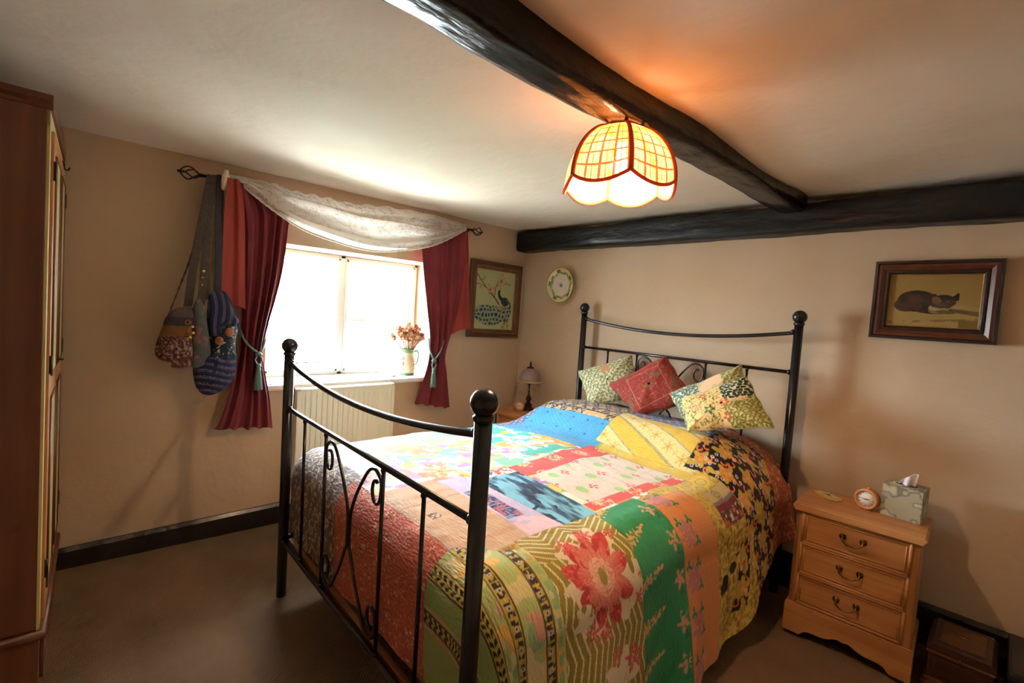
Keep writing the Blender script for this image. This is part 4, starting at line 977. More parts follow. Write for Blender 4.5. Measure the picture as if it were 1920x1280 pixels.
cols = [M('dried_bloom_tan', rgb(178, 128, 84), .9), M('dried_bloom_rust', rgb(150, 84, 56), .9), M('dried_bloom_cream', rgb(208, 190, 160), .9), M('dried_bloom_dark', rgb(96, 54, 54), .9)]
for i in range(120):
    a = random.uniform(0, 2*PI); sp = .125*math.sqrt(random.random()); hgt = .225 + .15*math.sqrt(max(0, 1-(sp/.14)**2))*random.uniform(.35, 1)
    tx, ty = sp*math.cos(a)*.8, sp*math.sin(a)
    fl = obj('dried_flower', MB().tube([(tx*.15, ty*.15, .15), (tx*.5, ty*.5, .20), (tx, ty, hgt)], .0012, 5), MT['stem'], jug)
    m = MB(); k = random.choice((20, 28, 36)); R_ = random.uniform(.012, .019)
    for j in range(k):
        d = Vector((random.gauss(0, 1), random.gauss(0, 1), random.gauss(.6, 1))).normalized(); s_ = d.orthogonal().normalized()
        b0 = Vector((tx, ty, hgt)); m.add([b0, b0+d*R_*.6+s_*R_*.28, b0+d*R_*random.uniform(1, 1.6), b0+d*R_*.6-s_*R_*.28], [(0, 1, 2, 3)])
    m.sphere((tx, ty, hgt), R_*.45, 8); obj('flower_head', m, random.choice(cols[:3] if sp > .03 else cols), fl)
for _o in (bgb, bgg, bgp): _o['group'] = 'bags hung from the curtain rod'
# little things lying on the sill beside the jug
dish = thing('small_dish', 'small pale dish lying on the window sill left of the jug', 'dish', (-.06, -1.18, WZ0))
obj('dish_body', MB().lathe([(0, .002), (.022, .002), (.034, .010), (.035, .012), (.022, .005), (0, .005)], (0, 0, 0), 28), MT['sill'], dish)
obj('trinket', MB().tube([(-.02, 0, .012), (0, .006, .014), (.02, 0, .012)], .0035, 8), MT['copper'], dish)
# ------------------------------------------------------------------ lettering helper
def text_mesh(name, s, size, mat, parent, M4, depth=.0003):
    cu = bpy.data.curves.new(name, 'FONT'); cu.body = s; cu.size = size; cu.align_x = 'CENTER'; cu.align_y = 'CENTER'; cu.extrude = depth
    tmp = bpy.data.objects.new(name, cu); COL.objects.link(tmp)
    me = bpy.data.meshes.new_from_object(tmp.evaluated_get(bpy.context.evaluated_depsgraph_get()))
    bpy.data.objects.remove(tmp); bpy.data.curves.remove(cu)
    me.transform(M4); o = link(name, me, mat, parent); return o
# ------------------------------------------------------------------ pine bedside chests (front faces -y, origin at back-left floor corner)
def bail_handle(x, z, y, parent):
    h = obj('handle', MB().tube(catmull([(x-.036, y-.012, z), (x-.034, y-.02, z-.012), (x-.018, y-.024, z-.023), (x, y-.024, z-.026), (x+.018, y-.024, z-.023), (x+.034, y-.02, z-.012), (x+.036, y-.012, z)], 5), .0032, 8), MT['brass'], parent, label='brass swan-neck handle')
    for s_ in (-1, 1):
        m = MB().lathe([(0, 0), (.012, 0), (.013, .003), (.008, .005), (.005, .012), (.006, .015), (0, .017)], (0, 0, 0), 16, Matrix.Rotation(PI/2, 3, 'X'))
        m.V = [(a+x+s_*.036, b+y, c) for a, b, c in m.V]; m.V = [(a, b, c+z) for a, b, c in m.V]
        # quatrefoil back plate
        for k in range(4):
            an = k*PI/2+PI/4; m.sphere((x+s_*.036+.008*math.cos(an), y-.001, z+.008*math.sin(an)), .006, 8, (1, .25, 1))
        obj('rosette', m, MT['brass'], h)
def bedside(name, label, loc, rz, group):
    t_ = thing(name, label, 'bedside table', loc, rz, group)
    w_, d_, h_ = .432, .30, .59
    # plinth with a shaped apron
    n = 60; poly = [(-.012, 0), (-.012, .125), (w_+.012, .125), (w_+.012, 0), (w_-.055, 0)]
    for i in range(n+1):
        q = i/n; x = w_-.055-q*(w_-.11); u = abs(q-.5)*2
        z = .030*(1-u**2.2) + .016*math.cos(u*PI*2.0)*(1-u) - .012*math.exp(-(u/.10)**2)+.012
        z *= min(1, (1-u)*9); poly.append((x, max(z, .0)+.001))
    poly.append((.055, 0))
    m = MB(); m.prism(poly, -d_-.012, -d_+.008, lambda u, v, hh: (u, hh, v)); obj('plinth', m, MT['pine'], t_, bevel=.002)
    for xa in (-.012, w_-.006): obj('plinth_side', MB().b2((xa, -d_+.0, 0), (xa+.018, 0, .125)), MT['pine'], t_, bevel=.002)
    obj('plinth_moulding', MB().b2((-.008, -d_-.008, .125), (w_+.008, 0, .133)), MT['pine'], t_, bevel=.003)
    m = MB(); m.b2((0, -d_, .10), (w_, -d_+.012, .565)).b2((0, -d_, .10), (.016, 0, .565)).b2((w_-.016, -d_, .10), (w_, 0, .565)).b2((0, -.012, .10), (w_, 0, .565))
    obj('carcass', m, MT['pine_v'], t_, bevel=.0015)
    m = MB(); m.prism([(-.018, h_-.012), (-.014, h_-.004), (-.008, h_), (w_+.008, h_), (w_+.014, h_-.004), (w_+.018, h_-.012), (w_+.010, h_-.020), (w_+.006, h_-.030), (-.006, h_-.030), (-.010, h_-.020)], -d_-.018, .004, lambda u, v, hh: (u, hh, v))
    obj('table_top', m, MT['pine'], t_, bevel=.003)
    dh = .137
    for k in range(3):
        z0 = .142+k*(dh+.003); z1 = z0+dh-.006; y = -d_
        dr = obj('drawer', MB().b2((.036, y-.002, z0+.004), (w_-.036, y+.01, z1-.004)), MT['pine'], t_, bevel=.001)
        fr = MB()
        for (a, b, c, d, ax) in ((.030, w_-.030, z0, z0, 0), (.030, w_-.030, z1, z1, 0)): fr.tube([(a, y-.003, c), (b, y-.003, c)], .0058, 8)
        for xx in (.030, w_-.030): fr.tube([(xx, y-.003, z0), (xx, y-.003, z1)], .0058, 8)
        m2 = MB(); i_ = .013
        for c in (z0+i_, z1-i_): m2.tube([(.030+i_, y-.003, c), (w_-.030-i_, y-.003, c)], .003, 6)
        for xx in (.030+i_, w_-.030-i_): m2.tube([(xx, y-.003, z0+i_), (xx, y-.003, z1-i_)], .003, 6)
        fr.add(m2.V, m2.F); fo = obj('drawer_moulding', fr, MT['pine'], dr)
        bail_handle(w_/2-.002, (z0+z1)/2+.012, y-.002, dr)
    return t_
NR = bedside('bedside_table', 'three-drawer pine bedside chest standing right of the bed', (2.305, -.145, 0), .045, 'pine bedside chests')
NLo = copy_tree(NR); NLo.location = (.115, -.035, 0); NLo.rotation_euler = (0, 0, 0)
NLo['label'] = 'pine bedside chest in the corner under the window, mostly hidden by the bed'
# ------------------------------------------------------------------ alarm clocks
MT['clockwood'] = M('beech_clock_case', rgb(206, 140, 88), .5, c2=rgb(190, 122, 74), nsc=12)
MT['dial'] = M('clock_dial', rgb(226, 222, 214), .5); MT['ink'] = M('black_ink', (.012, .012, .014), .4)
def clock(label, loc, rz, hh, mm, R_=.043):
    t_ = thing('alarm_clock', label, 'alarm clock', loc, rz, 'round alarm clocks')
    Rx = Matrix.Rotation(PI/2, 3, 'X')      # lathe axis -> -y (towards the viewer)
    m = MB().lathe([(0, -.022), (R_-.004, -.022), (R_, -.018), (R_, .016), (R_-.002, .020), (R_-.009, .020), (R_-.011, .012), (0, .012)], (0, 0, R_), 40, Rx); obj('case', m, MT['clockwood'], t_)
    dl = obj('dial', MB().lathe([(0, .0128), (R_-.0115, .0128), (R_-.0115, .0122)], (0, 0, R_), 40, Rx), MT['dial'], t_)
    for k in range(12):
        a = PI/2-2*PI*(k+1)/12; M4 = Matrix.Translation((math.cos(a)*(R_-.018), -.0132, R_+math.sin(a)*(R_-.018))) @ Matrix.Rotation(PI/2, 4, 'X')
        text_mesh('numeral', str(k+1), .0075, MT['ink'], dl, M4)
    def hand(nm, a, L, w_):
        d = Vector((math.cos(a), 0, math.sin(a))); s_ = Vector((-d.z, 0, d.x)); o = Vector((0, -.0142, R_))
        p = [o-d*.005-s_*w_, o-d*.005+s_*w_, o+d*L+s_*w_*.6, o+d*L-s_*w_*.6]; q = [v+Vector((0, -.0008, 0)) for v in p]
        obj(nm, MB().add(p+q, [(0, 1, 2, 3), (7, 6, 5, 4), (0, 4, 5, 1), (1, 5, 6, 2), (2, 6, 7, 3), (3, 7, 4, 0)], False), MT['ink'], t_)
    hand('hour_hand', PI/2-2*PI*(hh+mm/60)/12, .017, .0017); hand('minute_hand', PI/2-2*PI*mm/60, .025, .0011)
    obj('pivot', MB().sphere((0, -.0150, R_), .0022, 10), MT['ink'], t_)
    obj('button', MB().sphere((.0, .006, 2*R_+.001), .006, 12, (1.2, 1.2, .8)), MT['clockwood'], t_)
    for s_ in (-1, 1): obj('foot', MB().sphere((s_*.02, 0, .0065), .0065, 10), MT['clockwood'], t_)
    return t_
clock('round wooden alarm clock between the plaque and the tissue box', (2.538, -.255, .591), -.22, 2, 46, .045)
clock('round wooden alarm clock at the foot of the small table lamp', (.262, -.215, .591), .75, 2, 44, .040)
# ------------------------------------------------------------------ tissue box
MT['tissuebox'] = fabric('printed_card', .6, 0, 200, 200, .05, .0005)
MT['tissue'] = M('white_tissue', rgb(232, 222, 224), .9)
tb = thing('tissue_box', 'square tissue box with grey-green leaf pattern on the right bedside chest', 'tissue box', (2.598, -.135, .591), -.06)
def leafprint(a, b, s_):
    c = plain(a, C_(158, 148, 124), .05, b, 30); n = fbm(a+s_, b, 26, 330, 2); c[np.abs(n-.52) < .05] = C_(118, 110, 96); c[n > .66] = C_(180, 170, 140); n = fbm(a+s_+9, b, 15, 335, 2); c[n > .64] = C_(122, 116, 100); return c
s_ = np.linspace(0, .135, 70); A_, B_ = np.meshgrid(s_, s_, indexing='ij'); Wb, Db, Hb = .135, .135, .135
def face(nm, f, sd): return ngrid(f(A_, B_), nm, MT['tissuebox'], tb, col=leafprint(A_, B_, sd), uv=np.stack([A_, B_], -1))
face('front', lambda a, b: np.stack([a, 0*a-Db, b], -1), 0); face('back', lambda a, b: np.stack([Wb-a, 0*a, b], -1), 1)
face('side', lambda a, b: np.stack([0*a+Wb, a-Db, b], -1), 2); face('side', lambda a, b: np.stack([0*a, -a, b], -1), 3); face('top', lambda a, b: np.stack([a, b-Db, 0*a+Hb], -1), 4); face('bottom', lambda a, b: np.stack([b, a-Db, 0*a], -1), 5)
obj('slot', MB().lathe([(0, 0), (.9, 0), (1, .02), (.9, .03)], (Wb/2, -Db/2, Hb), 32, Matrix.Diagonal((.045, .024, .03))), MT['dial'], tb)
q, r_ = np.meshgrid(np.linspace(0, 1, 24), np.linspace(0, 1, 24), indexing='ij')
tx = Wb/2-.030+.058*q*(1-.0*r_)+.01*r_ ; wid = np.where(q > .72, 1, .35+.9*q); tz = Hb-.004+(.062*np.minimum(1, .35+q*.9))*r_; ty = -Db/2+.010*np.sin(q*9)*(1-r_*.4)-.006*r_
ngrid(np.stack([tx, ty, tz], -1), 'tissue', MT['tissue'], tb, solid=.0012)
# ------------------------------------------------------------------ wooden plaque lying on the chest
pq = thing('wooden_plaque', 'flat pale wooden plaque lying on the left of the right bedside chest', 'plaque', (2.385, -.232, .591), -.55)
MT['plaque'] = wood('plaque_wood', rgb(216, 190, 128), rgb(200, 172, 108), 'X', 1.2, knots=False)
ol = []
for i in range(64):
    a = 2*PI*i/64; c, s__ = math.cos(a), math.sin(a); k = (abs(c)**3.2+abs(s__)**3.2)**(-1/3.2); k2 = 1-.10*math.cos(2*(a-PI/4))**8-.10*math.cos(2*(a+PI/4))**8*0; ol.append((.062*c*k*k2, .036*s__*k*k2))
obj('board', MB().prism(ol, 0, .008, lambda u, v, h: (u, v, h)), MT['plaque'], pq, bevel=.002)
ol2 = [(a*.88, b*.82) for a, b in ol]
obj('border_line', MB().tube([(a, b, .0082) for a, b in ol2], .0008, 5, closed=True), MT['pine_dk'], pq)
m = MB(); m.tube([(-.022, -.010, .0085), (-.008, .0, .0085), (.0, .012, .0085), (.006, 0, .0085), (.02, -.006, .0085)], .0016, 6); m2 = MB().sphere((0, 0, .0085), .006, 10, (1.6, 1, .2)); m.add(m2.V, m2.F); obj('motif', m, MT['ink'], pq)
# ------------------------------------------------------------------ small table lamp (unlit) with a bead fringe
tl = thing('table_lamp', 'small bronze table lamp with mauve glass shade and bead fringe', 'table lamp', (.268, -.125, .591))
MT['bronze'] = M('dark_bronze', rgb(70, 52, 48), .4, metal=.7, c2=rgb(44, 34, 32), nsc=30)
MT['mauve'] = M('mauve_frosted_glass', rgb(150, 128, 124), .35, c2=rgb(128, 106, 108), nsc=14, coat=.3)
obj('base', MB().lathe([(0, 0), (.048, 0), (.050, .008), (.040, .016), (.030, .022), (.026, .034), (.034, .040), (.022, .052), (.014, .060), (.0, .062)], (0, 0, 0), 28), MT['bronze'], tl)
obj('stem', MB().lathe([(.012, .058), (.020, .078), (.022, .094), (.012, .112), (.008, .125), (.007, .18), (.010, .20), (.016, .21), (.012, .225), (.0, .228)], (0, 0, 0), 20), MT['bronze'], tl)
sh = obj('lamp_shade', MB().lathe([(.094, .228), (.096, .240), (.092, .262), (.080, .292), (.058, .320), (.030, .338), (.0, .345)], (0, 0, 0), 40, wob=lambda r, z, a: (r*(1+.018*math.sin(a*16)), z)), MT['mauve'], tl)
MT['cream_trim'] = M('cream_braid', rgb(200, 176, 116), .6)
obj('braid', MB().tube([(.096*math.cos(a*PI/20), .096*math.sin(a*PI/20), .232) for a in range(40)], .0055, 8, closed=True), MT['cream_trim'], sh)
obj('cap', MB().lathe([(.032, .336), (.026, .346), (.010, .352), (.007, .362), (.010, .370), (.006, .384), (.0, .394)], (0, 0, 0), 20), MT['bronze'], tl)
MT['beadglass'] = M('pale_glass_beads', rgb(190, 172, 140), .15, spec=.8)
fr = MB()
for k in range(44):
    a = 2*PI*k/44; x, y = .095*math.cos(a), .095*math.sin(a); L = .050+.022*(k % 2)
    fr.tube([(x, y, .228), (x, y, .228-L)], .0007, 4); fr.sphere((x, y, .228-L), .0038, 6, (1, 1, 1.6))
o = obj('bead_fringe', fr, MT['beadglass'], sh); o['kind'] = 'stuff'
obj('bulb', MB().lathe([(0, .222), (.012, .224), (.022, .25), (.022, .27), (.0, .295)], (0, 0, 0), 16), MT['white_gloss'], tl)
# ------------------------------------------------------------------ wall plate
pt = thing('wall_plate', 'cream and green porcelain plate hung beside the corner above the bed', 'plate', (.449, -.028, 1.604), 0)
rr = np.linspace(0, .139, 90); aa = np.linspace(0, 2*PI, 181); RR, AA = np.meshgrid(rr, aa, indexing='ij')
zz_ = .016*sstep(.082, .135, RR)+.002*sstep(0, .08, RR)
c = np.zeros(RR.shape+(3,))+C_(214, 204, 186); c[RR > .088] = C_(206, 198, 142)
n = fbm(AA*.3+4, RR, 60, 340, 2); gar = np.abs(RR-.098-.006*np.sin(AA*8)) < .008; c[gar&(n > .35)] = C_(120, 124, 92)
gar = np.abs(RR-.112) < .011; six = np.abs(np.mod(AA+.1, PI/2.5)-PI/5) < .15; c[gar&six] = C_(96, 108, 52); c[(np.abs(RR-.087) < .0015)] = C_(150, 150, 130); c[RR > .134] = C_(150, 138, 70)
c[flower(RR*np.cos(AA), RR*np.sin(AA), 0, 0, .022, 5, .3, .4)] = C_(126, 118, 112); c[(RR < .016)&flower(RR*np.cos(AA), RR*np.sin(AA), 0, 0, .014, 4, 0, .4)] = C_(86, 96, 96)
MT['porcelain'] = M('porcelain', (.7, .7, .6), .12, attr=True, coat=.5)
ngrid(np.stack([RR*np.cos(AA), -zz_, RR*np.sin(AA)], -1), 'dish', MT['porcelain'], pt, col=c, solid=.004)
obj('hanger', MB().tube([(-.01, .012, .12), (0, .02, .128), (.01, .012, .12)], .0015, 6), MT['gold'], pt)
# ------------------------------------------------------------------ pictures
def frame_ring(name, w_, h_, prof, place, mat, parent, label=None):
    """mitred frame: profile (inset, depth) swept round the rectangle w_ x h_ (outer size)"""
    m = MB(); V = []; K = len(prof)
    for (sx, sy) in ((-1, -1), (1, -1), (1, 1), (-1, 1)):
        for (i_, d) in prof: V.append(place(sx*(w_/2-i_), sy*(h_/2-i_), d))
    F = []
    for k in range(4):
        j = (k+1) % 4
        for i in range(K-1): F.append((k*K+i, k*K+i+1, j*K+i+1, j*K+i))
    m.add(V, F, False); return obj(name, m, mat, parent, label=label)
# peacock embroidery on the window wall (faces +x)
pc = thing('peacock_picture', 'embroidered peacock and blossom picture in a ribbed wooden frame by the window', 'picture', (.006, -.325, 1.457))
PM = Matrix.Rotation(-.012, 3, 'X')
pp = lambda u, v, h: tuple(PM @ Vector((h, u, v)))
pw, ph = .545, .605
MT['oak_gilt'] = M('bronzed_wood_frame', rgb(132, 88, 56), .4, c2=rgb(104, 66, 40), nsc=18, metal=.25)
MT['oak_dark'] = M('dark_frame_wood', rgb(88, 56, 36), .4, c2=rgb(70, 44, 28), nsc=18)
frame_ring('outer_frame', pw, ph, [(0, 0), (0, .022), (.008, .030), (.020, .030), (.026, .024), (.034, .026)], pp, MT['oak_dark'], pc)
frame_ring('inner_frame', pw-.066, ph-.066, [(0, .020), (.004, .032), (.014, .030), (.018, .020), (.026, .022), (.032, .012), (.034, .008)], pp, MT['oak_gilt'], pc)
u, v = np.meshgrid(np.linspace(-(pw/2-.060), pw/2-.060, 240), np.linspace(-(ph/2-.060), ph/2-.060, 270), indexing='ij')
def peacock(u, v):
    hw, hh = pw/2-.065, ph/2-.065; a, b = u/hw, v/hh        # -1..1 right, up
    c = plain(u, C_(206, 200, 150), .03, v, 30)
    def stroke(pts, r0, r1, col):
        P = catmull(pts, 10)
        for i in range(len(P)-1):
            q = i/(len(P)-1); dx, dy = P[i+1]-P[i]; L2 = dx*dx+dy*dy+1e-12; t_ = np.clip(((a-P[i][0])*dx+(b-P[i][1])*dy)/L2, 0, 1)
            d = np.hypot((a-P[i][0]-t_*dx), (b-P[i][1]-t_*dy)*hh/hw); c[d < r0*(1-q)+r1*q] = col
    stroke([(-1, .84), (-.75, .62), (-.45, .36), (-.05, .10), (.20, -.12)], .018, .035, C_(110, 76, 60)); stroke([(-.75, .62), (-.55, .70)], .012, .008, C_(110, 76, 60))
    stroke([(-.05, .10), (.0, .45), (.15, .62), (.45, .58), (.70, .60)], .02, .010, C_(110, 76, 60)); stroke([(-1, .48), (-.78, .48), (-.55, .40)], .012, .01, C_(110, 76, 60))
    def bloom(x, y, r_, col=C_(222, 160, 140)):
        d, t_ = np.hypot(a-x, (b-y)*hh/hw), np.arctan2((b-y), a-x); c[d < r_*(.66+.34*np.cos(5*t_+x*9))] = col; c[d < r_*.25] = C_(186, 84, 76)
    for x, y, r_ in ((-.28, .34, .20), (.26, .66, .22), (-.32, .22, .11), (.30, .88, .09), (.52, .62, .08), (-.10, .40, .10)): bloom(x, y, r_)
    for x, y in ((-.82, .66), (-.66, .54), (-.9, .5), (-.6, .74), (-.4, .5), (.1, .5), (.72, .58), (-.78, .40)): bloom(x, y, .055, C_(170, 130, 90))
    tail = ((a+.22)/.85)**2+((b+.52-.12*(a+.2)**2)/.34)**2 < 1; tail |= (((a-.62)/.26)**2+((b+.42)/.32)**2 < 1)&(a > .3)
    c[tail] = C_(186, 188, 152)
    X_, Y_ = a+.14*(noise(a, b, 5, 51)-.5), b*hh/hw+.14*(noise(a, b, 5, 57)-.5); p = .17; j = np.floor(Y_/p); sh_ = np.where(np.mod(j, 2) > .5, p/2, 0); du = np.mod(X_-sh_, p)-p/2; dv = np.mod(Y_, p)-p/2; d = np.hypot(du, dv)
    rr_ = .045+.03*noise(X_*5, Y_*5, 1, 9); c[tail&(d < rr_)] = C_(62, 92, 120); c[tail&(d < .034)] = C_(30, 34, 66); c[tail&(d > .066)&(np.mod(np.arctan2(dv, du)*5, 1) < .25)] = C_(96, 130, 120)
    body = (((a-.52)/.20)**2+((b+.03)/.15)**2 < 1); c[body] = C_(24, 26, 88); stroke([(.42, .02), (.26, .10), (.18, .22), (.20, .32)], .075, .045, C_(26, 28, 92)); stroke([(.20, .32), (.13, .30)], .03, .008, C_(60, 60, 70))
    stroke([(.22, .36), (.26, .44)], .010, .010, C_(40, 60, 110)); stroke([(.60, .05), (.78, -.08), (.84, -.2)], .05, .03, C_(110, 90, 60))
    stroke([(.42, -.12), (.40, -.28)], .022, .018, C_(190, 110, 70)); c[((a-.30)/.16)**2+((b+.24)/.06)**2 < 1] = C_(216, 150, 120)
    for x, y, cl in ((.56, -.78, C_(206, 120, 80)), (.70, -.70, C_(150, 150, 80)), (.74, -.86, C_(130, 140, 80)), (.48, -.90, C_(150, 130, 80))): bloom(x, y, .08, cl)
    return c
MT['silk'] = fabric('embroidered_silk', .55, .2, 900, 900, .4, .0008)
ngrid(np.stack([0*u+.008, *[np.array([[0]])]*0, u, v], -1) @ np.array(PM).T, 'embroidery', MT['silk'], pc, col=peacock(u, v), uv=np.stack([u, v], -1))
MT['picglass'] = thin_glass(); MT['picglass'].name = 'picture_glass'
gm = MB(); gm.b2((.0125, -(pw/2-.064), -(ph/2-.064)), (.0145, pw/2-.064, ph/2-.064)); gm.V = [tuple(PM @ Vector(q)) for q in gm.V]; obj('picture_glass', gm, MT['picglass'], pc)
# cat picture on the bed wall (faces -y)
ct = thing('cat_picture', 'painting of a dark crouching cat in a wide brown frame', 'picture', (2.6585, -.010, 1.538))
cp = lambda u, v, h: (u, -h, v)
cw, ch = .438, .362
MT['mahog'] = M('mahogany_frame', rgb(96, 46, 26), .3, c2=rgb(72, 34, 20), nsc=14, coat=.3); MT['ebony'] = M('dark_frame_edge', rgb(40, 26, 24), .3)
frame_ring('outer_frame', cw, ch, [(0, 0), (0, .026), (.004, .032), (.012, .032), (.016, .026)], cp, MT['ebony'], ct)
frame_ring('middle_frame', cw-.032, ch-.032, [(0, .026), (.010, .028), (.026, .020), (.028, .018)], cp, MT['mahog'], ct)
frame_ring('inner_frame', cw-.086, ch-.086, [(0, .020), (.002, .024), (.010, .024), (.018, .012), (.020, .006)], cp, MT['ebony'], ct)
frame_ring('gilt_slip', cw-.118, ch-.118, [(0, .012), (.004, .011), (.006, .005)], cp, MT['gold'], ct)
u, v = np.meshgrid(np.linspace(-(cw/2-.060), cw/2-.060, 220), np.linspace(-(ch/2-.060), ch/2-.060, 180), indexing='ij')
def cat(u, v):
    a, b = u/(cw/2-.064), v/(ch/2-.064); c = plain(u, C_(176, 136, 74), .1, v, 12); c[b < -.25+.12*np.sin(a*3)] = C_(186, 148, 84)
    n = fbm(a, b, 6, 350, 3)
    sd = np.abs(b+.42-.06*np.sin(a*4)) < .05+.04*a; c[sd&(a > .15)] = C_(126, 92, 48); c[(np.abs(b+.78-.1*a) < .05)&(n > .5)] = C_(150, 112, 60); c[(b < -.7)&(a > .6)] = C_(140, 104, 52)
    def E(x, y, rx, ry, ro=0): ca, sa = math.cos(ro), math.sin(ro); p, q = a-x, b-y; return ((p*ca+q*sa)/rx)**2+((-p*sa+q*ca)/ry)**2 < 1
    dk, bl_ = C_(62, 36, 34), C_(42, 26, 28)
    body = E(-.36, -.02, .46, .42, -.12)|E(-.60, -.18, .28, .26, -.3)|E(-.05, -.30, .50, .20, -.12); c[body] = dk; c[body&(n > .56)] = bl_; c[body&(n < .40)] = C_(84, 50, 42)
    c[E(.10, -.36, .18, .14)] = C_(150, 118, 80); head = E(.24, -.02, .27, .26); 
    ear1 = (a > .36)&(a < .56)&(b > .02)&(b < .02+(a-.30)*1.25)&(b < .30); ear2 = (a > -.02)&(a < .14)&(b > .05)&(b < .05+(.22-a)*1.2)&(b < .26)
    c[ear1|ear2] = bl_; c[head] = C_(72, 44, 40); c[head&(b > .05)] = bl_
    c[E(.08, .02, .10, .16, .3)] = C_(120, 84, 60); c[E(.20, -.16, .12, .05)] = C_(112, 62, 56); c[E(.17, .0, .03, .015)] = C_(150, 130, 70); c[E(.33, -.01, .03, .015)] = C_(150, 130, 70)
    bib = (E(.16, -.26, .24, .14)&~E(.22, -.16, .25, .14)); c[bib] = C_(196, 168, 116); c[E(.30, -.42, .22, .07, -.1)] = C_(118, 92, 52); c[E(.62, -.40, .22, .05, -.15)] = C_(110, 82, 44)
    c[E(.26, -.30, .09, .035)] = C_(170, 136, 90)
    return c*.92
MT['oilpaint'] = M('oil_paint', (.5, .5, .5), .4, attr=True, bump=.3, bsc=300, bdist=.0005)
ngrid(np.stack([u, 0*u-.006, v], -1), 'painting', MT['oilpaint'], ct, col=cat(u, v), uv=np.stack([u, v], -1))
obj('picture_glass', MB().b2((-(cw/2-.062), -.0095, -(ch/2-.062)), (cw/2-.062, -.0085, ch/2-.062)), MT['picglass'], ct)
# ------------------------------------------------------------------ pendant lamp with a woven six-sided shade
PX, PY = 2.022, -1.595
pn = thing('pendant_lamp', 'lit pendant lamp with a woven six-panelled dome shade below the beam', 'pendant lamp', (PX, PY, 1.79))
def shade_weave():
    m = bpy.data.materials.new('woven_shade_cloth'); m.use_nodes = True; nt = m.node_tree; N = nt.nodes; Lk = nt.links
    N.remove(N['Principled BSDF']); o = N['Material Output']
    uvn = N.new('ShaderNodeUVMap'); uvn.uv_map = 'UV'; sep = N.new('ShaderNodeSeparateXYZ'); Lk.new(uvn.outputs[0], sep.inputs[0])
    def mth(op, a, b=None, c=None):
        n = N.new('ShaderNodeMath'); n.operation = op
        for i, q in enumerate((a, b, c)):
            if q is None: continue
            if isinstance(q, (int, float)): n.inputs[i].default_value = q
            else: Lk.new(q, n.inputs[i])
        return n.outputs[0]
    def lines(src, per, w_, off=0.): return mth('LESS_THAN', mth('FRACT', mth('ADD', mth('DIVIDE', src, per), off)), w_)
    X_, Z_ = sep.outputs[0], sep.outputs[1]
    thick = mth('MAXIMUM', lines(X_, .041, .19), lines(Z_, .038, .16, .3)); thick = mth('MAXIMUM', thick, lines(X_, .041, .06, .5))
    fine = mth('MAXIMUM', lines(X_, .0060, .34), lines(Z_, .0060, .34))
    dens = mth('ADD', mth('MULTIPLY', thick, .90), mth('MULTIPLY', fine, .50)); dens = mth('MINIMUM', dens, 1.0)
    cr = N.new('ShaderNodeValToRGB'); e = cr.color_ramp.elements; e[0].position = 0; e[0].color = (*rgb(214, 150, 62), 1); e[1].position = 1; e[1].color = (*rgb(80, 26, 5), 1)
    el = cr.color_ramp.elements.new(.4); el.color = (*rgb(168, 88, 20), 1); Lk.new(dens, cr.inputs[0])
    d = N.new('ShaderNodeBsdfDiffuse'); t_ = N.new('ShaderNodeBsdfTranslucent'); tp = N.new('ShaderNodeBsdfTransparent')
    d.inputs[0].default_value = (.86, .80, .66, 1); Lk.new(cr.outputs[0], t_.inputs[0])
    m1 = N.new('ShaderNodeMixShader'); m1.inputs[0].default_value = .42; Lk.new(d.outputs[0], m1.inputs[1]); Lk.new(t_.outputs[0], m1.inputs[2])
    tf = mth('MULTIPLY', mth('SUBTRACT', 1.0, dens), .10)
    m2 = N.new('ShaderNodeMixShader'); Lk.new(tf, m2.inputs[0]); Lk.new(m1.outputs[0], m2.inputs[1]); Lk.new(tp.outputs[0], m2.inputs[2]); Lk.new(m2.outputs[0], o.inputs[0]); return m
MT['weave'] = shade_weave()
MT['braid'] = M('brown_braid', rgb(180, 92, 50), .8, bump=.4, bsc=200)
_nt = MT['braid'].node_tree; _t = _nt.nodes.new('ShaderNodeBsdfTranslucent'); _t.inputs[0].default_value = (*rgb(180, 84, 40), 1); _m = _nt.nodes.new('ShaderNodeMixShader'); _m.inputs[0].default_value = .35
_nt.links.new(_nt.nodes['Principled BSDF'].outputs[0], _m.inputs[1]); _nt.links.new(_t.outputs[0], _m.inputs[2]); _nt.links.new(_m.outputs[0], _nt.nodes['Material Output'].inputs[0])
RB, RT_, HS = .178, .055, .172
ROT = math.radians(16)
def shade_pt(k, q, h):
    """panel k (0..5), q across 0..1, h 0 rim..1 top"""
    a0 = ROT+k*PI/3; a1 = a0+PI/3
    r = RT_+(RB-RT_)*(max(0, 1-h**2.0))**.62
    p0 = np.array([math.cos(a0), math.sin(a0)]); p1 = np.array([math.cos(a1), math.sin(a1)])
    xy = (p0*(1-q)+p1*q)*r; bulge = 1+.10*math.sin(PI*q)*(1-.4*h); xy = xy*bulge
    z = h*HS - .030*math.sin(PI*q)**.9*(1-h)**3
    return (xy[0], xy[1], z)
for k in range(6):
    n1, n2 = 26, 30; P = np.array([[shade_pt(k, i/(n1-1), (j/(n2-1))**.8) for j in range(n2)] for i in range(n1)])
    uvp = np.array([[((i/(n1-1)-.5)*.18+k*.37, j/(n2-1)*.23) for j in range(n2)] for i in range(n1)])
    pnl = ngrid(P, 'shade_panel', MT['weave'], pn, uv=uvp)
    obj('rim_braid', MB().tube([shade_pt(k, i/24, 0) for i in range(25)], .0055, 8), MT['braid'], pnl)
    obj('rib_braid', MB().tube([shade_pt(k, 0, j/20) for j in range(21)], .0065, 8), MT['braid'], pnl)
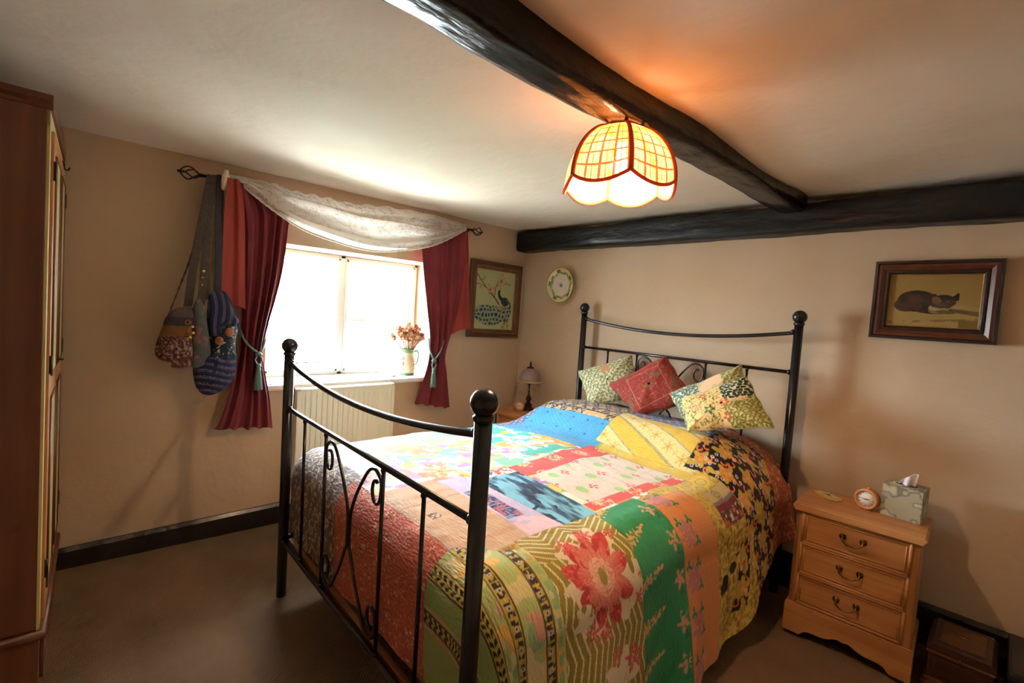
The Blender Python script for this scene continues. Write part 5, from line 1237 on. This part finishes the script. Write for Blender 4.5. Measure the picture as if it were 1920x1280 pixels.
obj('top_ring', MB().tube([shade_pt(k, i/6, 1) for k in range(6) for i in range(6)], .0042, 8, closed=True), MT['braid'], pn)
hub = obj('shade_carrier', MB().tube([(.02*math.cos(i*PI/8), .02*math.sin(i*PI/8), HS-.012) for i in range(16)], .0016, 6, closed=True), MT['white_gloss'], pn)
for k in range(3):
    a = ROT+k*2*PI/3; obj('spoke', MB().tube([(.02*math.cos(a), .02*math.sin(a), HS-.012), (.055*math.cos(a), .055*math.sin(a), HS)], .0014, 6), MT['white_gloss'], hub)
obj('lamp_holder', MB().lathe([(0, HS-.05), (.016, HS-.05), (.018, HS-.035), (.018, HS-.008), (.010, HS+.006), (0, HS+.006)], (0, 0, 0), 20), MT['white_gloss'], pn)
obj('ceiling_rose', MB().lathe([(0, HS+.004), (.012, HS+.004), (.024, HS+.008), (.026, HS+.016), (0, HS+.016)], (0, 0, 0), 28), MT['white_gloss'], pn)
mb_ = bpy.data.materials.new('glowing_bulb'); mb_.use_nodes = True; p = mb_.node_tree.nodes['Principled BSDF']; p.inputs['Base Color'].default_value = (1, .9, .7, 1)
p.inputs['Emission Color'].default_value = (1, .72, .42, 1); p.inputs['Emission Strength'].default_value = 40; p.inputs['Alpha'].default_value = .25; MT['bulb'] = mb_
bulb = obj('light_bulb', MB().lathe([(0, .025), (.012, .028), (.024, .042), (.028, .060), (.024, .080), (.013, .100), (.012, .118), (0, .118)], (0, 0, 0), 24), MT['bulb'], pn)
# ------------------------------------------------------------------ cushions leaning on the headboard
def quad_frame(pxs, p0, nrm):
    """four sight lines met with the leaning plane (p0, nrm) -> 3-D corners"""
    p0 = np.array(p0); nrm = np.array(nrm, float); nrm /= np.linalg.norm(nrm); out = []
    for (a, b) in pxs:
        d = ray(a, b); out.append(CAM+d*(np.dot(p0-CAM, nrm)/np.dot(d, nrm)))
    return np.array(out), nrm
def cushion(name, label, pxs, p0, nrm, thick, paint, mat, seed, group, ear=.028):
    """four corners in the order left, top, right, bottom; edges bow inwards, corners stay pointed"""
    Q, n = quad_frame(pxs, p0, nrm); c = Q.mean(0)
    ux = Q[1]-Q[0]; ux /= np.linalg.norm(ux); vy = np.cross(n, ux)
    q2 = np.array([[np.dot(q-c, ux), np.dot(q-c, vy)] for q in Q]); ol = []
    for i in range(4):
        a, b = q2[i], q2[(i+1) % 4]
        for t_ in np.linspace(0, 1, 40)[:-1]:
            p = a*(1-t_)+b*t_; inw = -(p/np.linalg.norm(p)); e_ = ear*np.linalg.norm(b-a)*math.sin(PI*t_)**1.4*.55
            ol.append(p+inw*e_+0.003*np.array([math.sin(t_*19+seed), math.cos(t_*15+seed)]))
    t_ = thing(name, label, 'cushion', tuple(c), 0, group)
    def place(a, b, h): return a[..., None]*ux+b[..., None]*vy+h[..., None]*n
    o = puff('cushion_cover', ol, place, thick, paint, mat, t_, n=320, rings=110, smooth=False, power=1.7, lump=.10, back=.75, seed=seed)
    R_ = resample(np.array(ol), 160); P = place(R_[:, 0], R_[:, 1], 0*R_[:, 0])
    obj('piping', MB().tube([tuple(p) for p in P], .0035, 6, closed=True), MT['piping_'+name], t_); return t_
MT['cush'] = fabric('cushion_cotton', .8, .15, 500, 500, .3, .001)
for k, cc in (('green_cushion', (150, 150, 110)), ('red_cushion', (120, 46, 40)), ('floral_cushion', (150, 140, 90))):
    MT['piping_'+k] = M('cushion_piping_'+k.split('_')[0], rgb(*cc), .8)
def pa_green(a, b):
    c = leafy(a*1.0, b*1.0, C_(216, 208, 168), [C_(132, 138, 92), C_(158, 160, 116), C_(120, 134, 108)], .042, .95, 2, .020, .0042); n = fbm(a, b, 12, 360, 2); c[n > .70] = C_(206, 150, 110)*.9; return c
def pa_red(a, b):
    c = plain(a, C_(136, 48, 42), .12, b, 20); n = fbm(a, b, 48, 364, 3); c[(np.abs(n-.52) < .020)] = C_(168, 106, 84); n2 = fbm(a, b, 20, 366, 2); c[n2 > .68] = C_(116, 84, 54); c[n2 < .26] = C_(150, 44, 44)
    e = np.maximum(np.abs(a), np.abs(b)); c[np.abs(e-.105) < .0022] = C_(172, 112, 84); return c
def pa_leafblue(a, b):
    c = leafy(a, b, C_(212, 204, 172), [C_(52, 84, 88), C_(70, 96, 80), C_(96, 122, 112)], .04, 1., 4, .022, .006)
    m = (np.abs(a-.03) < .065); c[m] = plain(a[m], C_(222, 186, 150), .05, b[m]); n = fbm(a, b, 22, 370, 2); c[m&(n > .62)] = C_(196, 178, 130); m = (a > .095); c[m] = leafy(a[m], b[m], C_(200, 186, 130), [C_(90, 110, 70), C_(150, 140, 80)], .04, 1., 5, .018, .007); return c
def pa_floral(a, b):
    c = plain(a, C_(214, 184, 124), .04, b); n = fbm(a, b, 40, 374, 3); c[np.abs(n-.50) < .030] = C_(112, 122, 60); n = fbm(a, b, 75, 378, 2); c[n > .72] = C_(96, 110, 56); c[n < .25] = C_(200, 124, 92)
    m = (a > .02)&(b < -.02); c2 = leafy(a, b, C_(196, 176, 116), [C_(96, 100, 44), C_(128, 124, 60)], .028, 1., 7, .014, .0045); c[m] = c2[m]
    m = (a > .03)&(b > .0); c3 = leafy(a, b, C_(220, 208, 170), [C_(38, 64, 60), C_(44, 58, 36)], .034, 1., 9, .017, .007); c[m] = c3[m]
    for x, y, r_, cl in ((-.05, -.02, .03, C_(70, 96, 52)), (.03, -.01, .026, C_(196, 96, 70)), (-.06, .07, .02, C_(190, 84, 60)), (.02, -.085, .022, C_(176, 84, 60)), (-.10, .02, .02, C_(204, 120, 90))):
        c[flower(a, b, x, y, r_, 5, x*30, .3)] = cl; c[flower(a, b, x, y, r_*.4, 5)] = C_(226, 190, 120)
    return c
nv = (.10, -.88, .40)
cushion('green_cushion', 'pale cushion with green willow leaves, leftmost against the headboard', [(1084, 696), (1183, 666), (1204, 744), (1106, 762)], bedw(.30, -.10, .93), (.25, -.86, .40), .060, pa_green, MT['cush'], 1, 'cushions on the bed')
cushion('red_cushion', 'dark red paisley cushion standing on its corner between the others', [(1142, 720), (1248, 667), (1304, 752), (1194, 781)], bedw(.60, -.15, .93), (.15, -.84, .48), .062, pa_red, MT['cush'], 2, 'cushions on the bed', ear=.02)
cushion('floral_cushion', 'blue-leaved cushion with a peach band, behind the green floral one', [(1255, 737), (1390, 684), (1408, 780), (1292, 806)], bedw(.95, -.215, .93), (.05, -.84, .48), .055, pa_leafblue, MT['cush'], 3, 'cushions on the bed')
cushion('floral_cushion', 'green and peach floral cushion in front, nearest the right post', [(1276, 748), (1400, 706), (1452, 801), (1291, 808)], bedw(1.05, -.33, .90), (.02, -.80, .58), .060, pa_floral, MT['cush'], 4, 'cushions on the bed')
# ------------------------------------------------------------------ wardrobe at the left edge (front faces +y, its side towards the room)
wd_ = thing('wardrobe', 'tall orange pine wardrobe with cream panelled doors at the left edge', 'wardrobe', (.03, -2.903, 0), -.038); wd_.rotation_euler.x = -.0125
WW, WH_, WDp = .81, 1.895, .56
obj('side_panel', MB().b2((WW-.02, -WDp, .24), (WW, -.004, WH_)), MT['pine_dk'], wd_, bevel=.002)
obj('side_panel', MB().b2((0, -WDp, .0), (.02, -.004, WH_)), MT['pine_dk'], wd_, bevel=.002)
obj('back_panel', MB().b2((.02, -WDp, .02), (WW-.02, -WDp+.012, WH_)), MT['pine_dk'], wd_)
m = MB(); m.prism([(-.0, WH_), (WW, WH_), (WW+.006, WH_+.012), (WW+.016, WH_+.024), (WW+.018, WH_+.042), (-.0, WH_+.042)], -WDp, .012, lambda u, v, h: (u, h, v)); obj('cornice', m, MT['pine_dk'], wd_, bevel=.003)
obj('drawer_base', MB().b2((.0, -WDp, floor_z(.4, -2.9)-.05), (WW+.004, .004, .215)), MT['pine_dk'], wd_, bevel=.003)
m = MB().tube([(0, .008, .228), (WW+.012, .008, .228), (WW+.012, -WDp, .228)], .016, 12, flat=1); obj('base_moulding', m, MT['pine_dk'], wd_)
m = MB(); m.b2((0, -.004, .24), (.045, .004, WH_)).b2((WW-.045, -.004, .24), (WW, .004, WH_)).b2((0, -.004, WH_-.05), (WW, .004, WH_)); obj('face_frame', m, MT['cream_paint'], wd_, bevel=.001)
def door(x0, x1, hx):
    d = obj('door', MB().b2((x0, .0, .25), (x1, .012, WH_-.052)), MT['pine_v'], wd_, bevel=.002)
    for (z0, z1) in ((.33, .98), (1.06, WH_-.12)):
        obj('door_panel', MB().b2((x0+.06, .012, z0), (x1-.06, .0145, z1)), MT['cream_paint'], d, bevel=.001, label='cream painted panel')
        f_ = MB()
        for zz in (z0, z1): f_.tube([(x0+.06, .0135, zz), (x1-.06, .0135, zz)], .0045, 8)
        for xx in (x0+.06, x1-.06): f_.tube([(xx, .0135, z0), (xx, .0135, z1)], .0045, 8)
        obj('panel_moulding', f_, MT['pine_dk'], d)
    for zz in (.42, 1.10, 1.72): obj('hinge', MB().tube([(hx, .014, zz-.03), (hx, .014, zz+.03)], .005, 8), MT['hinge'], d)
    return d
d1 = door(.046, WW/2-.002, .05); d2 = door(WW/2+.002, WW-.046, WW-.05)
h_ = obj('door_handle', MB().tube(catmull([(WW/2-.02, .012, 1.075), (WW/2-.02, .026, 1.075), (WW/2-.035, .030, 1.075), (WW/2-.06, .028, 1.07)], 5), .004, 8), MT['hinge'], d1)
obj('drawer', MB().b2((.05, .004, .045), (WW-.05, .014, .195)), MT['pine_dk'], wd_, bevel=.002)
# hook hanging at the top of the far door
hk = thing('door_hook', 'little metal hook over the top corner of the wardrobe door', 'hook', tuple(hit(116, 302, 1, -2.872)) if False else (.10, -2.878, 1.872))
obj('hook_wire', MB().tube(catmull([(0, -.012, .012), (0, -.004, .016), (0, .004, .004), (0, .006, -.018), (0, .018, -.022), (0, .022, -.010)], 5), .003, 7), MT['hinge'], hk)
obj('hook_plate', MB().b2((-.008, -.010, -.02), (.008, -.006, .014)), MT['hinge'], hk, bevel=.001)
# ------------------------------------------------------------------ dark wooden box beside the right bedside chest
MT['chestwood'] = wood('dark_carved_wood', rgb(62, 34, 22), rgb(40, 22, 16), 'X', 1.2, rough=.35, knots=False)
MT['chestlite'] = wood('worn_box_edge', rgb(98, 58, 32), rgb(74, 42, 24), 'X', 1.2, rough=.4, knots=False)
bx_ = thing('jewellery_box', 'dark stepped wooden box on the floor right of the bedside chest', 'box', (2.80, -.12, -.022), .0)
w_, d_ = .185, .24
obj('foot_moulding', MB().b2((-.018, -d_-.018, -.015), (w_+.018, .012, .035)), MT['chestlite'], bx_, bevel=.006)
obj('foot_moulding', MB().b2((-.010, -d_-.010, .035), (w_+.010, .008, .052)), MT['chestlite'], bx_, bevel=.004)
obj('box_body', MB().b2((0, -d_, .052), (w_, 0, .150)), MT['chestwood'], bx_, bevel=.002)
obj('drawer', MB().b2((.012, -d_-.004, .066), (w_-.012, -d_+.01, .138)), MT['chestwood'], bx_, bevel=.002)
obj('rim_moulding', MB().b2((-.006, -d_-.006, .150), (w_+.006, .006, .160)), MT['chestlite'], bx_, bevel=.003)
ld = obj('lid', MB().prism([(-.004, .162), (-.008, .176), (.010, .192), (w_-.010, .192), (w_+.008, .176), (w_+.004, .162)], -d_-.004, .004, lambda u, v, h: (u, h, v)), MT['chestwood'], bx_, bevel=.002)
obj('lid_panel', MB().b2((.028, -d_+.03, .190), (w_-.028, -.03, .197)), MT['chestlite'], ld, bevel=.002)
obj('lid_ring', MB().tube([(w_*.5+.022*math.cos(a*PI/10), -d_*.45+.014*math.sin(a*PI/10), .199) for a in range(20)], .0022, 6, closed=True), MT['brass'], ld)
obj('clasp', MB().sphere((w_*.5, -d_-.008, .160), .006, 10), MT['brass'], bx_)
# large black trunk further right along the wall
tk = thing('black_trunk', 'black box against the wall at the lower right edge', 'trunk', (3.02, -.05, -.01), 0)
MT['blacklac'] = M('black_lacquer', (.012, .011, .013), .4, c2=(.02, .017, .02), nsc=12)
obj('trunk_body', MB().b2((0, -.34, 0), (.42, 0, .16)), MT['blacklac'], tk, bevel=.006)
obj('trunk_lid', MB().b2((-.004, -.345, .163), (.424, .004, .20)), MT['blacklac'], tk, bevel=.01)
# ------------------------------------------------------------------ things stored under the bed
ub = thing('wicker_basket', 'dark reddish basket with looped handle stored under the foot of the bed', 'basket', tuple(bedw(1.02, -1.72, -.012)), -.03)
MT['basket'] = M('dark_red_wicker', rgb(82, 40, 30), .7, c2=rgb(52, 24, 20), nsc=40, bump=1., bsc=90, stretch=(1, 1, 3), bdist=.01)
m = MB(); P = []
for i in range(65):
    a = 2*PI*i/64; c_0, s_0 = math.cos(a), math.sin(a); k = (abs(c_0)**4+abs(s_0)**4)**-.25; row = []
    for j in range(15):
        z = j/14*.17; r_ = 1+.12*z/.17; row.append((.26*c_0*k*r_+.003*math.sin(i*PI+j), .17*s_0*k*r_, z))
    P.append(row)
m.grid(np.array(P)); obj('basket_body', m, MT['basket'], ub, solid=.008)
obj('basket_base', MB().b2((-.25, -.16, .002), (.25, .16, .008)), MT['basket'], ub)
obj('rim', MB().tube([(.293*math.cos(2*PI*i/48)*(abs(math.cos(2*PI*i/48))**4+abs(math.sin(2*PI*i/48))**4)**-.25, .193*math.sin(2*PI*i/48)*(abs(math.cos(2*PI*i/48))**4+abs(math.sin(2*PI*i/48))**4)**-.25, .172) for i in range(48)], .008, 8, closed=True), MT['basket'], ub)
obj('loop_handle', MB().tube(catmull([(-.09, -.196, .15), (-.085, -.215, .10), (-.03, -.226, .066), (.03, -.226, .066), (.085, -.215, .10), (.09, -.196, .15)], 6), .006, 8), MT['basket'], ub)
